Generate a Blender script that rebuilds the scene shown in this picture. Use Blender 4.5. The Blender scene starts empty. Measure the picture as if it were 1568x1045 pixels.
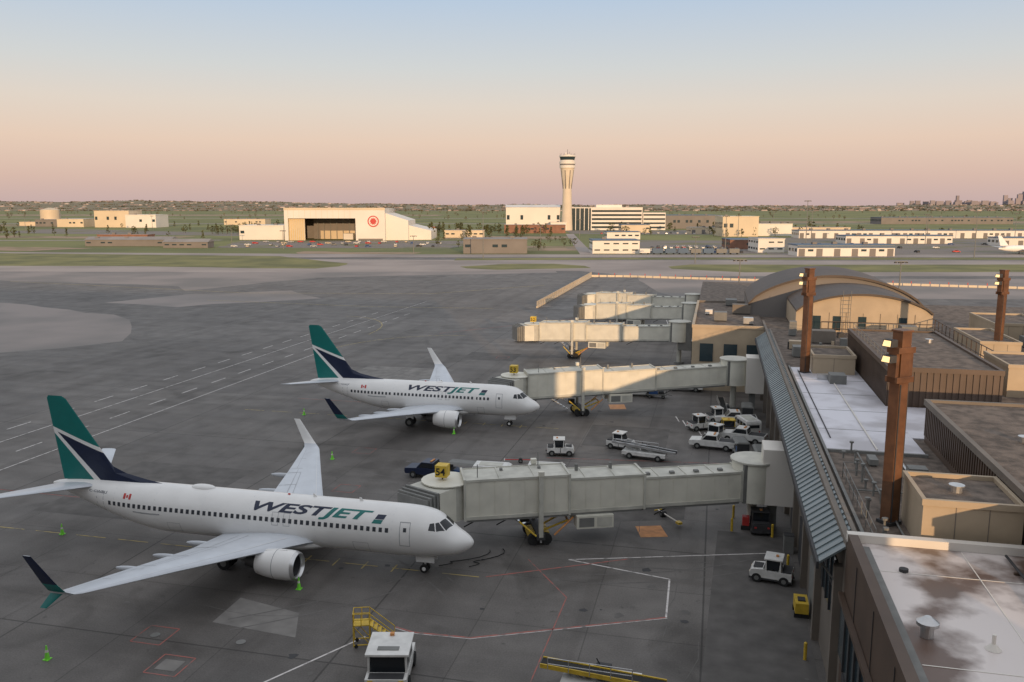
import bpy,bmesh,math,random
from mathutils import Vector,Matrix
random.seed(7)
R=math.radians
sc=bpy.context.scene
COL=bpy.context.collection
# ------------------------------------------------------------------ materials
def mat(name,c,rough=.6,metal=0.,var=.12,scale=1.5,bump=0.,spec=.5,emit=None,estr=0,detail=4,c2=None,thr=None):
    m=bpy.data.materials.new(name);m.use_nodes=True;n=m.node_tree;b=n.nodes['Principled BSDF']
    b.inputs['Roughness'].default_value=rough;b.inputs['Metallic'].default_value=metal
    b.inputs['Specular IOR Level'].default_value=spec
    tc=n.nodes.new('ShaderNodeTexCoord')
    nz=n.nodes.new('ShaderNodeTexNoise');nz.inputs['Scale'].default_value=scale;nz.inputs['Detail'].default_value=detail
    n.links.new(tc.outputs['Object'],nz.inputs['Vector'])
    rp=n.nodes.new('ShaderNodeValToRGB');e=rp.color_ramp.elements
    lo=[x*(1-var) for x in c[:3]]; hi=[min(1,x*(1+var)) for x in c[:3]]
    if c2: lo=list(c2)
    e[0].color=(*lo,1);e[1].color=(*hi,1)
    if thr: e[0].position,e[1].position=thr
    else: e[0].position=.3;e[1].position=.7
    n.links.new(nz.outputs['Fac'],rp.inputs['Fac']);n.links.new(rp.outputs['Color'],b.inputs['Base Color'])
    if bump:
        bp=n.nodes.new('ShaderNodeBump');bp.inputs['Strength'].default_value=bump;bp.inputs['Distance'].default_value=.05
        nz2=n.nodes.new('ShaderNodeTexNoise');nz2.inputs['Scale'].default_value=scale*6
        n.links.new(tc.outputs['Object'],nz2.inputs['Vector'])
        n.links.new(nz2.outputs['Fac'],bp.inputs['Height']);n.links.new(bp.outputs['Normal'],b.inputs['Normal'])
    if emit:
        b.inputs['Emission Color'].default_value=(*emit,1);b.inputs['Emission Strength'].default_value=estr
    return m
M={}
M['white']=mat('aircraft_white_paint',(.80,.79,.77),.28,var=.04,scale=.6)
M['white2']=mat('vehicle_white_paint',(.66,.65,.62),.4,var=.12,scale=2)
M['wing']=mat('wing_grey_paint',(.58,.61,.65),.35,var=.06,scale=.8)
M['metal']=mat('bare_metal',(.6,.6,.6),.3,.8)
M['dmetal']=mat('dark_metal',(.12,.12,.12),.45,.5)
M['teal']=mat('teal_paint',(.005,.16,.145),.35,var=.05)
M['navy']=mat('navy_paint',(.010,.018,.05),.35,var=.05)
M['glass']=mat('dark_glass',(.015,.018,.022),.08,var=.05)
M['pane']=mat('cabin_window',(.05,.055,.065),.25,var=.1)
M['line']=mat('panel_line_grey',(.34,.35,.36),.6)
M['rubber']=mat('tyre_rubber',(.02,.02,.02),.85)
M['cream']=mat('jet_bridge_cream_paint',(.66,.64,.55),.5,var=.10,scale=.6,detail=7)
M['cream2']=mat('jet_bridge_roof_grey',(.50,.49,.43),.6,var=.16,scale=.9,detail=7)
M['dgrey']=mat('dark_grey',(.04,.04,.042),.7)
M['mgrey']=mat('mid_grey',(.18,.18,.17),.7)
M['yellow']=mat('safety_yellow',(.62,.42,.04),.5,var=.2)
M['orange']=mat('safety_orange',(.58,.25,.08),.6,var=.2)
M['green']=mat('cone_lime_green',(.22,.75,.06),.5)
M['red']=mat('red_paint',(.5,.04,.035),.5)
M['black']=mat('black_rubber',(.015,.015,.015),.8)
M['blue']=mat('blue_paint',(.03,.09,.25),.5)
M['brown']=mat('brown_cladding',(.085,.055,.038),.55,var=.18,scale=.4)
M['rust']=mat('rust_brown_mast_paint',(.13,.058,.026),.5,var=.3,scale=1.5)
M['beige']=mat('beige_panel',(.42,.335,.235),.65,var=.10,scale=.5,detail=6)
M['beige2']=mat('taupe_panel',(.17,.145,.12),.7,var=.14,scale=.4,detail=6)
M['gravel']=mat('roof_gravel',(.165,.13,.105),.95,scale=1.1,bump=.8,detail=10,c2=(.085,.068,.056),thr=(.36,.62))
M['membrane']=mat('white_roof_membrane',(.60,.59,.63),.5,scale=.22,c2=(.45,.43,.45),thr=(.38,.55),detail=8)
M['stain']=mat('weathered_roof_membrane',(.60,.54,.51),.35,scale=.17,c2=(.13,.082,.062),thr=(.455,.545),detail=9)
M['corr']=mat('corrugated_steel_blue_grey',(.19,.225,.235),.4,.3,var=.15,scale=.4)
M['vault']=mat('vault_roof_brown',(.07,.05,.038),.6,var=.2,scale=.2)
M['lamp']=mat('lit_lamp_lens',(.9,.8,.5),.3,emit=(1,.62,.22),estr=1.0)
M['wline']=mat('white_line_paint',(.58,.55,.53),.8,scale=1.6,c2=(.24,.23,.22),thr=(.34,.5),detail=8)
M['rline']=mat('red_line_paint',(.34,.11,.09),.8,scale=1.6,c2=(.19,.14,.13),thr=(.36,.55),detail=8)
M['yline']=mat('yellow_line_paint',(.44,.34,.12),.8,scale=1.6,c2=(.22,.19,.13),thr=(.36,.55),detail=8)
M['patch']=mat('concrete_patch',(.19,.18,.168),.85,var=.25,scale=.6,detail=8)
M['dpatch']=mat('asphalt_patch',(.105,.098,.092),.85,var=.25,scale=.6,detail=8)
M['tyre']=mat('tyre_mark',(.10,.094,.088),.8,scale=.8,detail=9,c2=(.14,.132,.124),thr=(.4,.56))
M['worn']=mat('worn_apron_concrete',(.235,.20,.182),.7,scale=.03,detail=10,c2=(.165,.15,.138),thr=(.36,.58))
M['grass']=mat('grass',(.175,.18,.058),.95,scale=.009,c2=(.115,.13,.045),thr=(.38,.62),detail=11)
M['grass2']=mat('island_grass',(.19,.18,.065),.95,scale=.05,c2=(.12,.125,.045),thr=(.38,.62),detail=10)
M['dirt']=mat('bare_earth',(.29,.205,.14),.95,scale=.03,c2=(.17,.15,.07),thr=(.4,.55),detail=9)
M['concrete']=mat('taxiway_concrete',(.31,.262,.235),.75,scale=.02,detail=10,c2=(.235,.20,.18),thr=(.36,.6))
M['lot']=mat('parking_lot_asphalt',(.17,.148,.132),.9,scale=.03,detail=10,c2=(.16,.15,.08),thr=(.38,.5))
M['bwhite']=mat('white_cladding',(.70,.66,.60),.6,var=.06,scale=.05)
M['bcream']=mat('cream_cladding',(.60,.50,.36),.6,var=.08,scale=.05)
M['bgrey']=mat('grey_cladding',(.18,.165,.155),.7,var=.1,scale=.1)
M['broof']=mat('grey_roof',(.25,.235,.225),.8,var=.15,scale=.1)
M['bblue']=mat('blue_roof',(.06,.11,.18),.6,var=.1,scale=.1)
M['brick']=mat('brown_brick',(.24,.12,.08),.8,var=.15,scale=.3)
M['conc']=mat('tower_concrete',(.62,.54,.43),.75,var=.06,scale=.1)
M['tglass']=mat('tinted_glass',(.03,.05,.06),.1,var=.1)
M['leaf']=mat('tree_foliage',(.075,.08,.03),.95,var=.45,scale=.2)
M['leaf2']=mat('distant_foliage',(.12,.105,.06),.95,var=.35,scale=.01)
M['bark']=mat('bark',(.08,.06,.045),.9)
M['house']=mat('distant_house_walls',(.27,.205,.175),.9,var=.4,scale=.013)
M['house2']=mat('distant_house_light',(.46,.37,.31),.9,var=.3,scale=.013)
M['city']=mat('city_towers',(.26,.225,.25),.7,var=.25,scale=.002)
M['hill']=mat('far_hills',(.19,.16,.095),.95,var=.3,scale=.0012,detail=9)
M['hotel']=mat('hotel_cladding',(.40,.35,.30),.7,var=.08)
def apron_mat():
    m=bpy.data.materials.new('apron_asphalt');m.use_nodes=True;n=m.node_tree;b=n.nodes['Principled BSDF'];L=n.links.new
    tc=n.nodes.new('ShaderNodeTexCoord')
    def noise(s,d=6,dist=0,st=None):
        z=n.nodes.new('ShaderNodeTexNoise');z.inputs['Scale'].default_value=s;z.inputs['Detail'].default_value=d
        z.inputs['Distortion'].default_value=dist
        if st:
            mp=n.nodes.new('ShaderNodeMapping');mp.inputs['Scale'].default_value=st[:3];mp.inputs['Rotation'].default_value=(0,0,R(st[3]));L(tc.outputs['Object'],mp.inputs[0]);L(mp.outputs[0],z.inputs['Vector'])
        else: L(tc.outputs['Object'],z.inputs['Vector'])
        return z
    def ramp(src,p0,c0,p1,c1):
        r=n.nodes.new('ShaderNodeValToRGB');r.color_ramp.elements[0].position=p0;r.color_ramp.elements[1].position=p1
        r.color_ramp.elements[0].color=(*c0,1);r.color_ramp.elements[1].color=(*c1,1);L(src,r.inputs['Fac']);return r
    def mul(a,bb,f=1.):
        x=n.nodes.new('ShaderNodeMix');x.data_type='RGBA';x.blend_type='MULTIPLY';x.inputs[0].default_value=f
        L(a,x.inputs[6]);L(bb,x.inputs[7]);return x.outputs[2]
    base=ramp(noise(.018,8,.6).outputs['Fac'],.35,(.140,.129,.119),.68,(.195,.181,.167))
    a=mul(base.outputs[0],ramp(noise(.35,9).outputs['Fac'],.3,(.80,.80,.80),.7,(1.12,1.12,1.12)).outputs[0])
    a=mul(a,ramp(noise(.11,7,1.2).outputs['Fac'],.30,(.60,.59,.58),.44,(1,1,1)).outputs[0],.9)
    a=mul(a,ramp(noise(.35,6,.3,(1,.03,1,0)).outputs['Fac'],.32,(.76,.75,.74),.5,(1,1,1)).outputs[0],.85)
    a=mul(a,ramp(noise(.3,6,.3,(.04,1,1,8)).outputs['Fac'],.32,(.80,.79,.78),.5,(1,1,1)).outputs[0],.85)
    a=mul(a,ramp(noise(1.3,5).outputs['Fac'],.24,(.40,.40,.40),.34,(1,1,1)).outputs[0],.75)
    a=mul(a,ramp(noise(9,3).outputs['Fac'],.3,(.82,.82,.82),.7,(1.15,1.15,1.15)).outputs[0])
    for w_,mo,ms,f_ in((7.6,.5,.045,.75),(22.8,.5,.085,.75)):
        br=n.nodes.new('ShaderNodeTexBrick');br.offset=0;br.inputs['Scale'].default_value=1
        br.inputs['Brick Width'].default_value=w_;br.inputs['Row Height'].default_value=w_;br.inputs['Mortar Size'].default_value=ms
        br.inputs['Color1'].default_value=(1,1,1,1);br.inputs['Color2'].default_value=(.82,.82,.83,1);br.inputs['Mortar'].default_value=(mo,mo,mo,1)
        L(tc.outputs['Object'],br.inputs['Vector']);a=mul(a,br.outputs['Color'],f_)
    L(a,b.inputs['Base Color']);b.inputs['Specular IOR Level'].default_value=.35
    rr=n.nodes.new('ShaderNodeMapRange');rr.inputs['To Min'].default_value=.5;rr.inputs['To Max'].default_value=.8;L(noise(.2,6,.5).outputs['Fac'],rr.inputs['Value']);L(rr.outputs[0],b.inputs['Roughness'])
    bp=n.nodes.new('ShaderNodeBump');bp.inputs['Strength'].default_value=.3;bp.inputs['Distance'].default_value=.02
    L(noise(12,4).outputs['Fac'],bp.inputs['Height']);L(bp.outputs['Normal'],b.inputs['Normal'])
    return m
M['apron']=apron_mat()
# ------------------------------------------------------------------ mesh builder
class MB:
    def __init__(s): s.v=[];s.f=[];s.m=[];s.mats=[]
    def mi(s,k):
        if k not in s.mats: s.mats.append(k)
        return s.mats.index(k)
    def face(s,pts,k):
        i=len(s.v);s.v+=[tuple(p) for p in pts];s.f.append(tuple(range(i,i+len(pts))));s.m.append(s.mi(k))
    def hexa(s,p,k,top=None):
        i=len(s.v);s.v+=[tuple(q) for q in p];a=s.mi(k);t=s.mi(top) if top else a
        for q,mm in (((3,2,1,0),a),((4,5,6,7),t),((0,1,5,4),a),((1,2,6,5),a),((2,3,7,6),a),((3,0,4,7),a)):
            s.f.append(tuple(i+j for j in q));s.m.append(mm)
    def box(s,x0,x1,y0,y1,z0,z1,k,top=None):
        s.hexa([(x0,y0,z0),(x1,y0,z0),(x1,y1,z0),(x0,y1,z0),(x0,y0,z1),(x1,y0,z1),(x1,y1,z1),(x0,y1,z1)],k,top)
    def taper(s,x0,x1,y0,y1,z0,z1,ix0,ix1,iy,k,top=None):
        s.hexa([(x0,y0,z0),(x1,y0,z0),(x1,y1,z0),(x0,y1,z0),(x0+ix0,y0+iy,z1),(x1-ix1,y0+iy,z1),(x1-ix1,y1-iy,z1),(x0+ix0,y1-iy,z1)],k,top)
    def cyl(s,p0,p1,r0,r1,k,n=12,caps=True):
        p0=Vector(p0);p1=Vector(p1);d=(p1-p0).normalized();u=d.orthogonal().normalized();w=d.cross(u);i=len(s.v)
        for p,r in((p0,r0),(p1,r1)):
            for j in range(n):
                a=2*math.pi*j/n;s.v.append(tuple(p+u*math.cos(a)*r+w*math.sin(a)*r))
        a=s.mi(k)
        for j in range(n):
            j2=(j+1)%n;s.f.append((i+j,i+j2,i+n+j2,i+n+j));s.m.append(a)
        if caps:
            s.f.append(tuple(i+n-1-j for j in range(n)));s.m.append(a);s.f.append(tuple(i+n+j for j in range(n)));s.m.append(a)
    def bar(s,p0,p1,r,k): s.cyl(p0,p1,r,r,k,6)
    def prism(s,poly,y0,y1,k,top=None):
        n=len(poly);i=len(s.v);a=s.mi(k)
        s.v+=[(x,y0,z) for x,z in poly]+[(x,y1,z) for x,z in poly]
        s.f.append(tuple(range(i,i+n)));s.m.append(a);s.f.append(tuple(i+n+j for j in reversed(range(n))));s.m.append(a)
        for j in range(n):
            j2=(j+1)%n;s.f.append((i+j2,i+j,i+n+j,i+n+j2));s.m.append(a)
    def lathe(s,prof,o,ax,k,n=24,mk=None):
        i=len(s.v)
        for d,r in prof:
            for j in range(n):
                a=2*math.pi*j/n
                if ax=='x': s.v.append((o[0]-d,o[1]+r*math.cos(a),o[2]+r*math.sin(a)))
                else: s.v.append((o[0]+r*math.cos(a),o[1]+r*math.sin(a),o[2]+d))
        for q in range(len(prof)-1):
            kk=s.mi(mk[q] if mk else k)
            for j in range(n):
                j2=(j+1)%n;s.f.append((i+q*n+j,i+q*n+j2,i+(q+1)*n+j2,i+(q+1)*n+j));s.m.append(kk)
    def ell(s,c,r,k,n=12,m=8):
        i=len(s.v)
        for q in range(m+1):
            t=math.pi*q/m
            for j in range(n):
                a=2*math.pi*j/n;s.v.append((c[0]+r[0]*math.cos(t),c[1]+r[1]*math.sin(t)*math.cos(a),c[2]+r[2]*math.sin(t)*math.sin(a)))
        kk=s.mi(k)
        for q in range(m):
            for j in range(n):
                j2=(j+1)%n;s.f.append((i+q*n+j,i+q*n+j2,i+(q+1)*n+j2,i+(q+1)*n+j));s.m.append(kk)
    def wheel(s,x,y,r,w,k='rubber'):
        s.cyl((x,y-w/2,r),(x,y+w/2,r),r,r,k,14);s.cyl((x,y-w/2-.01,r),(x,y+w/2+.01,r),r*.5,r*.5,'mgrey',10)
    def rail(s,pts,z,h=1.1,k='mgrey',step=1.5,r=.03):
        for a,b in zip(pts,pts[1:]):
            a=Vector((a[0],a[1],z));b=Vector((b[0],b[1],z));L=(b-a).length;n=max(1,int(L/step))
            for j in range(n+1):
                p=a.lerp(b,j/n);s.bar(p,p+Vector((0,0,h)),r,k)
            for hh in(h,h*.5): s.bar(a+Vector((0,0,hh)),b+Vector((0,0,hh)),r,k)
    def obj(s,name,parent=None,loc=(0,0,0),rot=0,smooth=False,bevel=0,fix=True,angle=35):
        me=bpy.data.meshes.new(name);me.from_pydata(s.v,[],s.f)
        for k in s.mats: me.materials.append(M[k])
        me.polygons.foreach_set('material_index',s.m)
        if fix:
            bm=bmesh.new();bm.from_mesh(me);bmesh.ops.recalc_face_normals(bm,faces=bm.faces);bm.to_mesh(me);bm.free()
        if smooth:
            bm=bmesh.new();bm.from_mesh(me);bmesh.ops.remove_doubles(bm,verts=bm.verts,dist=.0005)
            bmesh.ops.recalc_face_normals(bm,faces=bm.faces);bm.to_mesh(me);bm.free()
            me.polygons.foreach_set('use_smooth',[True]*len(me.polygons))
            try: me.set_sharp_from_angle(angle=R(angle))
            except Exception: pass
        ob=bpy.data.objects.new(name,me);COL.objects.link(ob);ob.location=loc;ob.rotation_euler=(0,0,rot)
        if parent: ob.parent=parent
        if bevel:
            b=ob.modifiers.new('bevel','BEVEL');b.width=bevel;b.segments=2;b.limit_method='ANGLE'
        return ob
def empty(name,loc=(0,0,0),rot=0):
    e=bpy.data.objects.new(name,None);COL.objects.link(e);e.location=loc;e.rotation_euler=(0,0,rot);return e
def inst(src,name,loc,rot=0):
    o=bpy.data.objects.new(name,src.data);COL.objects.link(o);o.location=loc;o.rotation_euler=(0,0,rot)
    return o
def textmesh(body,cols=None,shear=0,off=0.,spacing=1.):
    cu=bpy.data.curves.new('t','FONT');cu.body=body;cu.shear=shear;cu.offset=off;cu.space_character=spacing
    cu.resolution_u=4
    ks=[]
    for k in (cols or ['navy']*len(body)):
        if k not in ks: ks.append(k)
    for k in ks: cu.materials.append(M[k])
    if cols:
        for i,k in enumerate(cols): cu.body_format[i].material_index=ks.index(k)
    ob=bpy.data.objects.new('t',cu);COL.objects.link(ob)
    bpy.context.view_layer.update()
    dg=bpy.context.evaluated_depsgraph_get();me=bpy.data.meshes.new_from_object(ob.evaluated_get(dg))
    bpy.data.objects.remove(ob);bpy.data.curves.remove(cu)
    if len(me.materials)==0:
        for k in ks: me.materials.append(M[k])
    return me
# ------------------------------------------------------------------ airliner
ST=[(0,2.75,2.75,0),(.04,2.90,2.62,.17),(.12,3.03,2.48,.33),(.3,3.2,2.3,.55),(.6,3.42,2.1,.80),(1.0,3.63,1.92,1.06),(1.5,3.93,1.76,1.30),(2.0,4.38,1.65,1.49),(2.6,4.84,1.56,1.65),
(3.2,5.12,1.48,1.76),(4,5.29,1.41,1.84),(5,5.37,1.36,1.87),(6,5.39,1.34,1.88),(12,5.39,1.34,1.88),(22,5.39,1.34,1.88),(25,5.39,1.34,1.88),(27,5.39,1.42,1.86),(29,5.38,1.75,1.75),
(31,5.36,2.25,1.52),(33,5.32,2.85,1.2),(35,5.22,3.48,.8),(36.5,5.08,3.98,.48),(37.5,4.92,4.35,.25),(38.0,4.75,4.5,.10)]
def prof(x):
    x=max(0,min(38,x))
    for i in range(len(ST)-1):
        if ST[i][0]<=x<=ST[i+1][0]: break
    a,b=ST[i],ST[i+1];h=b[0]-a[0];t=(x-a[0])/h
    if i<3: return tuple(a[k]+(b[k]-a[k])*t for k in(1,2,3))
    p,q=ST[i-1],ST[min(i+2,len(ST)-1)];r=[]
    for k in(1,2,3):
        m0=(b[k]-p[k])/(b[0]-p[0]);m1=(q[k]-a[k])/(q[0]-a[0]) if q[0]>a[0] else 0
        r.append((2*t**3-3*t*t+1)*a[k]+(t**3-2*t*t+t)*h*m0+(-2*t**3+3*t*t)*b[k]+(t**3-t*t)*h*m1)
    return tuple(r)
def airliner(loc,short,ventral,reg):
    E=empty('jet_airliner',loc)
    cut=5.84 if short else 0
    def sx(x):
        if not short: return x
        if x<8: return x
        if x<11: return 8+(x-8)*(.04/3)
        y=x-2.96
        if x<=22.5: return y
        if x<25.5: return 22.5-2.96+(x-22.5)*.04
        return x-5.84
    def surf(xa,th,off=0):
        t,b,w=prof(xa);zc=(t+b)/2;h=(t-b)/2
        return (-sx(xa),-math.cos(th)*(w+off),zc+math.sin(th)*(h+off))
    def thz(xa,z):
        t,b,w=prof(xa);zc=(t+b)/2;h=(t-b)/2;return math.asin(max(-1,min(1,(z-zc)/h)))
    mb=MB();N=40;xs=[0,.02,.04,.08,.12,.2,.3,.45,.6,.8,1,1.25,1.5,1.75,2,2.3,2.6,2.9,3.2,3.6,4,4.5,5,5.5,6,8,11,14,18,22.5,25.5,26,26.5,27]+[27.5+.5*i for i in range(22)]
    idx=[]
    for x in xs:
        idx.append(len(mb.v))
        for j in range(N): mb.v.append(surf(x,2*math.pi*j/N))
    k=mb.mi('white')
    for q in range(len(xs)-1):
        for j in range(N):
            j2=(j+1)%N;mb.f.append((idx[q]+j,idx[q+1]+j,idx[q+1]+j2,idx[q]+j2));mb.m.append(k)
    mb.f.append(tuple(idx[-1]+j for j in range(N)));mb.m.append(mb.mi('dmetal'))
    mb.obj('fuselage',E,smooth=True,angle=50)
    d=MB()
    def patch(c,k,off=.012,n=4,side=1):
        def P(u,v):
            a=[c[0][i]*(1-u)+c[1][i]*u for i in(0,1)];b=[c[3][i]*(1-u)+c[2][i]*u for i in(0,1)]
            xa=a[0]*(1-v)+b[0]*v;th=a[1]*(1-v)+b[1]*v
            if side<0: th=math.pi-th
            return surf(xa,th,off)
        for i in range(n):
            for j in range(n): d.face([P(i/n,j/n),P((i+1)/n,j/n),P((i+1)/n,(j+1)/n),P(i/n,(j+1)/n)],k)
    def zp(x0,x1,z0,z1,k,side=1,off=.012,n=2):
        patch([(x0,thz(x0,z0)),(x1,thz(x1,z0)),(x1,thz(x1,z1)),(x0,thz(x0,z1))],k,off,n,side)
    def outline(x0,x1,z0,z1,side,w=.04,k='line'):
        zp(x0,x0+w,z0,z1,k,side,n=4);zp(x1-w,x1,z0,z1,k,side,n=4);zp(x0+w,x1-w,z0,z0+w,k,side);zp(x0+w,x1-w,z1-w,z1,k,side)
    D=R
    for side in(1,-1):
        patch([(1.9,D(47)),(1.62,D(86)),(2.22,D(86)),(2.45,D(58))],'glass',.012,6,side)
        patch([(1.98,D(44)),(2.55,D(29)),(2.72,D(49)),(2.52,D(56))],'glass',.012,5,side)
        patch([(2.63,D(28)),(3.15,D(25)),(3.10,D(42)),(2.80,D(48))],'glass',.012,5,side)
        x=6.3
        while x<31.2:
            ok=not(short and (8<x<11 or 22.5<x<25.5)) and not (27.9<x<28.0)
            if ok: zp(x,x+.27,3.70,4.04,'pane',side)
            x+=.508
        outline(4.55,5.4,2.72,4.55,side,.05);outline(32.0,32.75,3.0,4.6,side)
        zp(4.85,5.1,3.85,4.15,'pane',side)
        for xo in (14.6,15.6): outline(xo,xo+.55,3.45,4.45,side,.03)
        outline(8.0 if not short else 7.0,9.3 if not short else 7.9,1.75,2.7,side,.025)
        outline(24.5 if not short else 26,25.7 if not short else 27,1.95,2.8,side,.025)
        for xj in (6.05,12.4,18.2,22.4,26.9,30.9):
            if short and (8<xj<11 or 22.5<xj<25.5): continue
            for q in range(8):
                a0=-50+q*17;patch([(xj,D(a0)),(xj+.02,D(a0)),(xj+.02,D(a0+17)),(xj,D(a0+17))],'wing',.006,1,side)
        zp(29.2,29.42,4.35,4.75,'red',side);zp(29.74,29.96,4.35,4.75,'red',side);zp(29.5,29.66,4.45,4.65,'red',side)
        zp(26.3,28.9,3.36,3.46,'line',side,n=3)
    # parallelogram logo in front of the lettering
    patch([(7.72,thz(7.7,4.28)),(6.95,thz(7,4.28)),(6.8,thz(7,4.55)),(7.55,thz(7.5,4.55))],'teal',.012,4)
    patch([(7.50,thz(7.5,4.58)),(6.78,thz(7,4.58)),(6.6,thz(6.6,4.88)),(7.3,thz(7.3,4.88))],'navy',.012,4)
    d.obj('windows_and_doors',E,fix=False)
    sx2=lambda xa: xa-(0 if xa<20 else cut)
    def onbody(me,x_start,width,height,z0,name='lettering'):
        bm=bmesh.new();bm.from_mesh(me)
        xsn=[v.co.x for v in bm.verts];ysn=[v.co.y for v in bm.verts];x0,x1,y0,y1=min(xsn),max(xsn),min(ysn),max(ysn)
        for v in bm.verts: v.co.x=(v.co.x-x0)/(x1-x0)*width;v.co.y=(v.co.y-y0)/(y1-y0)*height
        for i in range(1,9):
            bmesh.ops.bisect_plane(bm,geom=bm.verts[:]+bm.edges[:]+bm.faces[:],plane_co=(0,height*i/9,0),plane_no=(0,1,0))
        for v in bm.verts:
            xa=x_start-v.co.x;th=thz(xa,z0)+v.co.y/1.95
            t,b,w=prof(xa);zc=(t+b)/2;h=(t-b)/2
            v.co=Vector((-sx2(xa),-math.cos(th)*(w+.014),zc+math.sin(th)*(h+.014)))
        m2=bpy.data.meshes.new(name);bm.to_mesh(m2);bm.free()
        for mm in me.materials: m2.materials.append(mm)
        o=bpy.data.objects.new(name,m2);COL.objects.link(o);o.parent=E
    me=textmesh('WESTJET',['navy']*4+['teal']*3,shear=.35,off=.03,spacing=1.02)
    onbody(me,17.9 if not short else 17.4,10.2 if not short else 9.7,1.05,4.22)
    me=textmesh(reg,['navy']*len(reg));onbody(me,33.6,1.9,.32,4.55)
    def loft(secs,k,name,mk=None):
        w=MB();n=16;ii=[]
        for (le,te,nrm,t) in secs:
            le=Vector(le);te=Vector(te);nrm=Vector(nrm).normalized();ii.append(len(w.v))
            for j in range(n):
                a=2*math.pi*j/n;f=.5-.5*math.cos(a);yt=5*t*(.2969*math.sqrt(f)-.126*f-.3516*f*f+.2843*f**3-.1015*f**4)
                sgn=1 if a<math.pi else -1
                w.v.append(tuple(le.lerp(te,f)+nrm*((te-le).length*yt*sgn*(1.15 if sgn>0 else .8))))
        for q in range(len(secs)-1):
            for j in range(n):
                j2=(j+1)%n
                kk=k
                if mk and mk.get(q): kk=mk[q][0 if j<n/2 else 1]
                w.f.append((ii[q]+j,ii[q]+j2,ii[q+1]+j2,ii[q+1]+j));w.m.append(w.mi(kk))
        w.f.append(tuple(ii[-1]+j for j in range(n)));w.m.append(w.mi(k))
        return w.obj(name,E,smooth=True,angle=60)
    wx=2.96 if short else 0
    for s in(1,-1):
        def p(x,y,z): return (-(x-wx),s*y,z)
        secs=[(p(11.8,.6,2.1),p(20.9,.6,2.0),(0,0,1),.13),(p(13.1,1.9,2.25),p(20.8,1.9,2.15),(0,0,1),.13),(p(15.4,5.8,2.72),p(20.7,5.8,2.64),(0,0,1),.12),
         (p(18.3,11.3,3.42),p(21.7,11.3,3.36),(0,0,1),.11),(p(21.1,16.7,4.05),p(22.85,16.7,4.02),(0,0,1),.10),
         (p(21.4,17.1,4.13),p(22.95,17.1,4.11),(0,-s*.35,1),.09),(p(21.8,17.38,4.36),p(23.1,17.38,4.34),(0,-s*1,.6),.08),(p(22.25,17.52,4.85),p(23.4,17.52,4.85),(0,-s*1,.2),.08),
         (p(23.75,17.85,6.75),p(24.4,17.85,6.75),(0,-s*1,.15),.07)]
        loft(secs,'wing','wing',mk={7:('white','navy'),6:('white','teal')} )
        if ventral:
            loft([(p(22.2,17.2,4.1),p(23.1,17.2,4.1),(0,s,.8),.08),(p(23.0,17.75,3.3),p(23.5,17.75,3.3),(0,s,.8),.07)],'teal','ventral_strake')
        g=MB()
        def wt(y,f,o=.02):
            ys=[1.9,5.8,11.3,16.7];L=[13.1,15.4,18.3,21.1];T=[20.8,20.7,21.7,22.85];Z=[2.25,2.72,3.42,4.05];C_=[.13,.12,.11,.10]
            for i in range(3):
                if y<=ys[i+1]: break
            t=(y-ys[i])/(ys[i+1]-ys[i]);l=L[i]+(L[i+1]-L[i])*t;tt=T[i]+(T[i+1]-T[i])*t;z=Z[i]+(Z[i+1]-Z[i])*t;c=C_[i]+(C_[i+1]-C_[i])*t
            yt=5*c*(.2969*math.sqrt(f)-.126*f-.3516*f*f+.2843*f**3-.1015*f**4)*1.15
            return p(l+(tt-l)*f,y,z-.08*f*(1-t*.3)+(tt-l)*yt+o)
        for f0,ya,yb in((.70,2.6,11.5),(.76,11.8,16.3),(.13,2.6,16.3),(.58,2.6,10.8)):
            n=14
            for i in range(n):
                a=ya+(yb-ya)*i/n;b=ya+(yb-ya)*(i+1)/n
                g.face([wt(a,f0),wt(b,f0),wt(b,f0+.009),wt(a,f0+.009)],'line' if f0!=.13 else 'white')
        for yy in(5.8,8.2,10.8,11.7,14.0):
            for i in range(4):
                f0=.58+(.40)*i/4;f1=.58+.4*(i+1)/4
                g.face([wt(yy,f0),wt(yy,f1),wt(yy+.05,f1),wt(yy+.05,f0)],'line')
        for yy in(3.9,7.6,10.9):
            zz=2.25+(yy-1.9)*.12-.28;xe=20.9 if yy<6 else 20.9+(yy-5.8)*.17
            g.ell((-(xe-wx),s*yy,zz),(1.6,.17,.24),'wing')
        g.obj('flap_fairings',E,fix=False)
        loft([(p(12.1+.6,4.83,2.2),p(19,4.83,2.25),(0,1,0),.05),(p(13.2,4.83,2.85),p(18.6,4.83,2.5),(0,1,0),.05)],'white','pylon')
        e=MB();o=(-(12.3-wx),s*4.83,1.68)
        e.lathe([(1.2,.80),(.3,.80),(.1,.86),(0,.94),(.08,1.03),(.28,1.08),(.8,1.13),(1.7,1.13),(1.72,1.135),(1.76,1.13),(2.5,1.05),(3.3,.86),(3.28,.82),(2.6,.75)],o,'x','white',28,
          mk=['dgrey','metal','metal','metal','metal','white','white','line','line','white','white','dmetal','dgrey'])
        e.lathe([(2.6,.62),(3.4,.58),(4.3,.42),(4.28,.36),(3.9,.3)],o,'x','dmetal',20);e.lathe([(3.9,.28),(4.9,.03)],o,'x','dmetal',16)
        e.lathe([(1.2,.80),(1.2,.25)],o,'x','dgrey',28);e.lathe([(1.2,.25),(.75,.01)],o,'x','mgrey',16)
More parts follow.
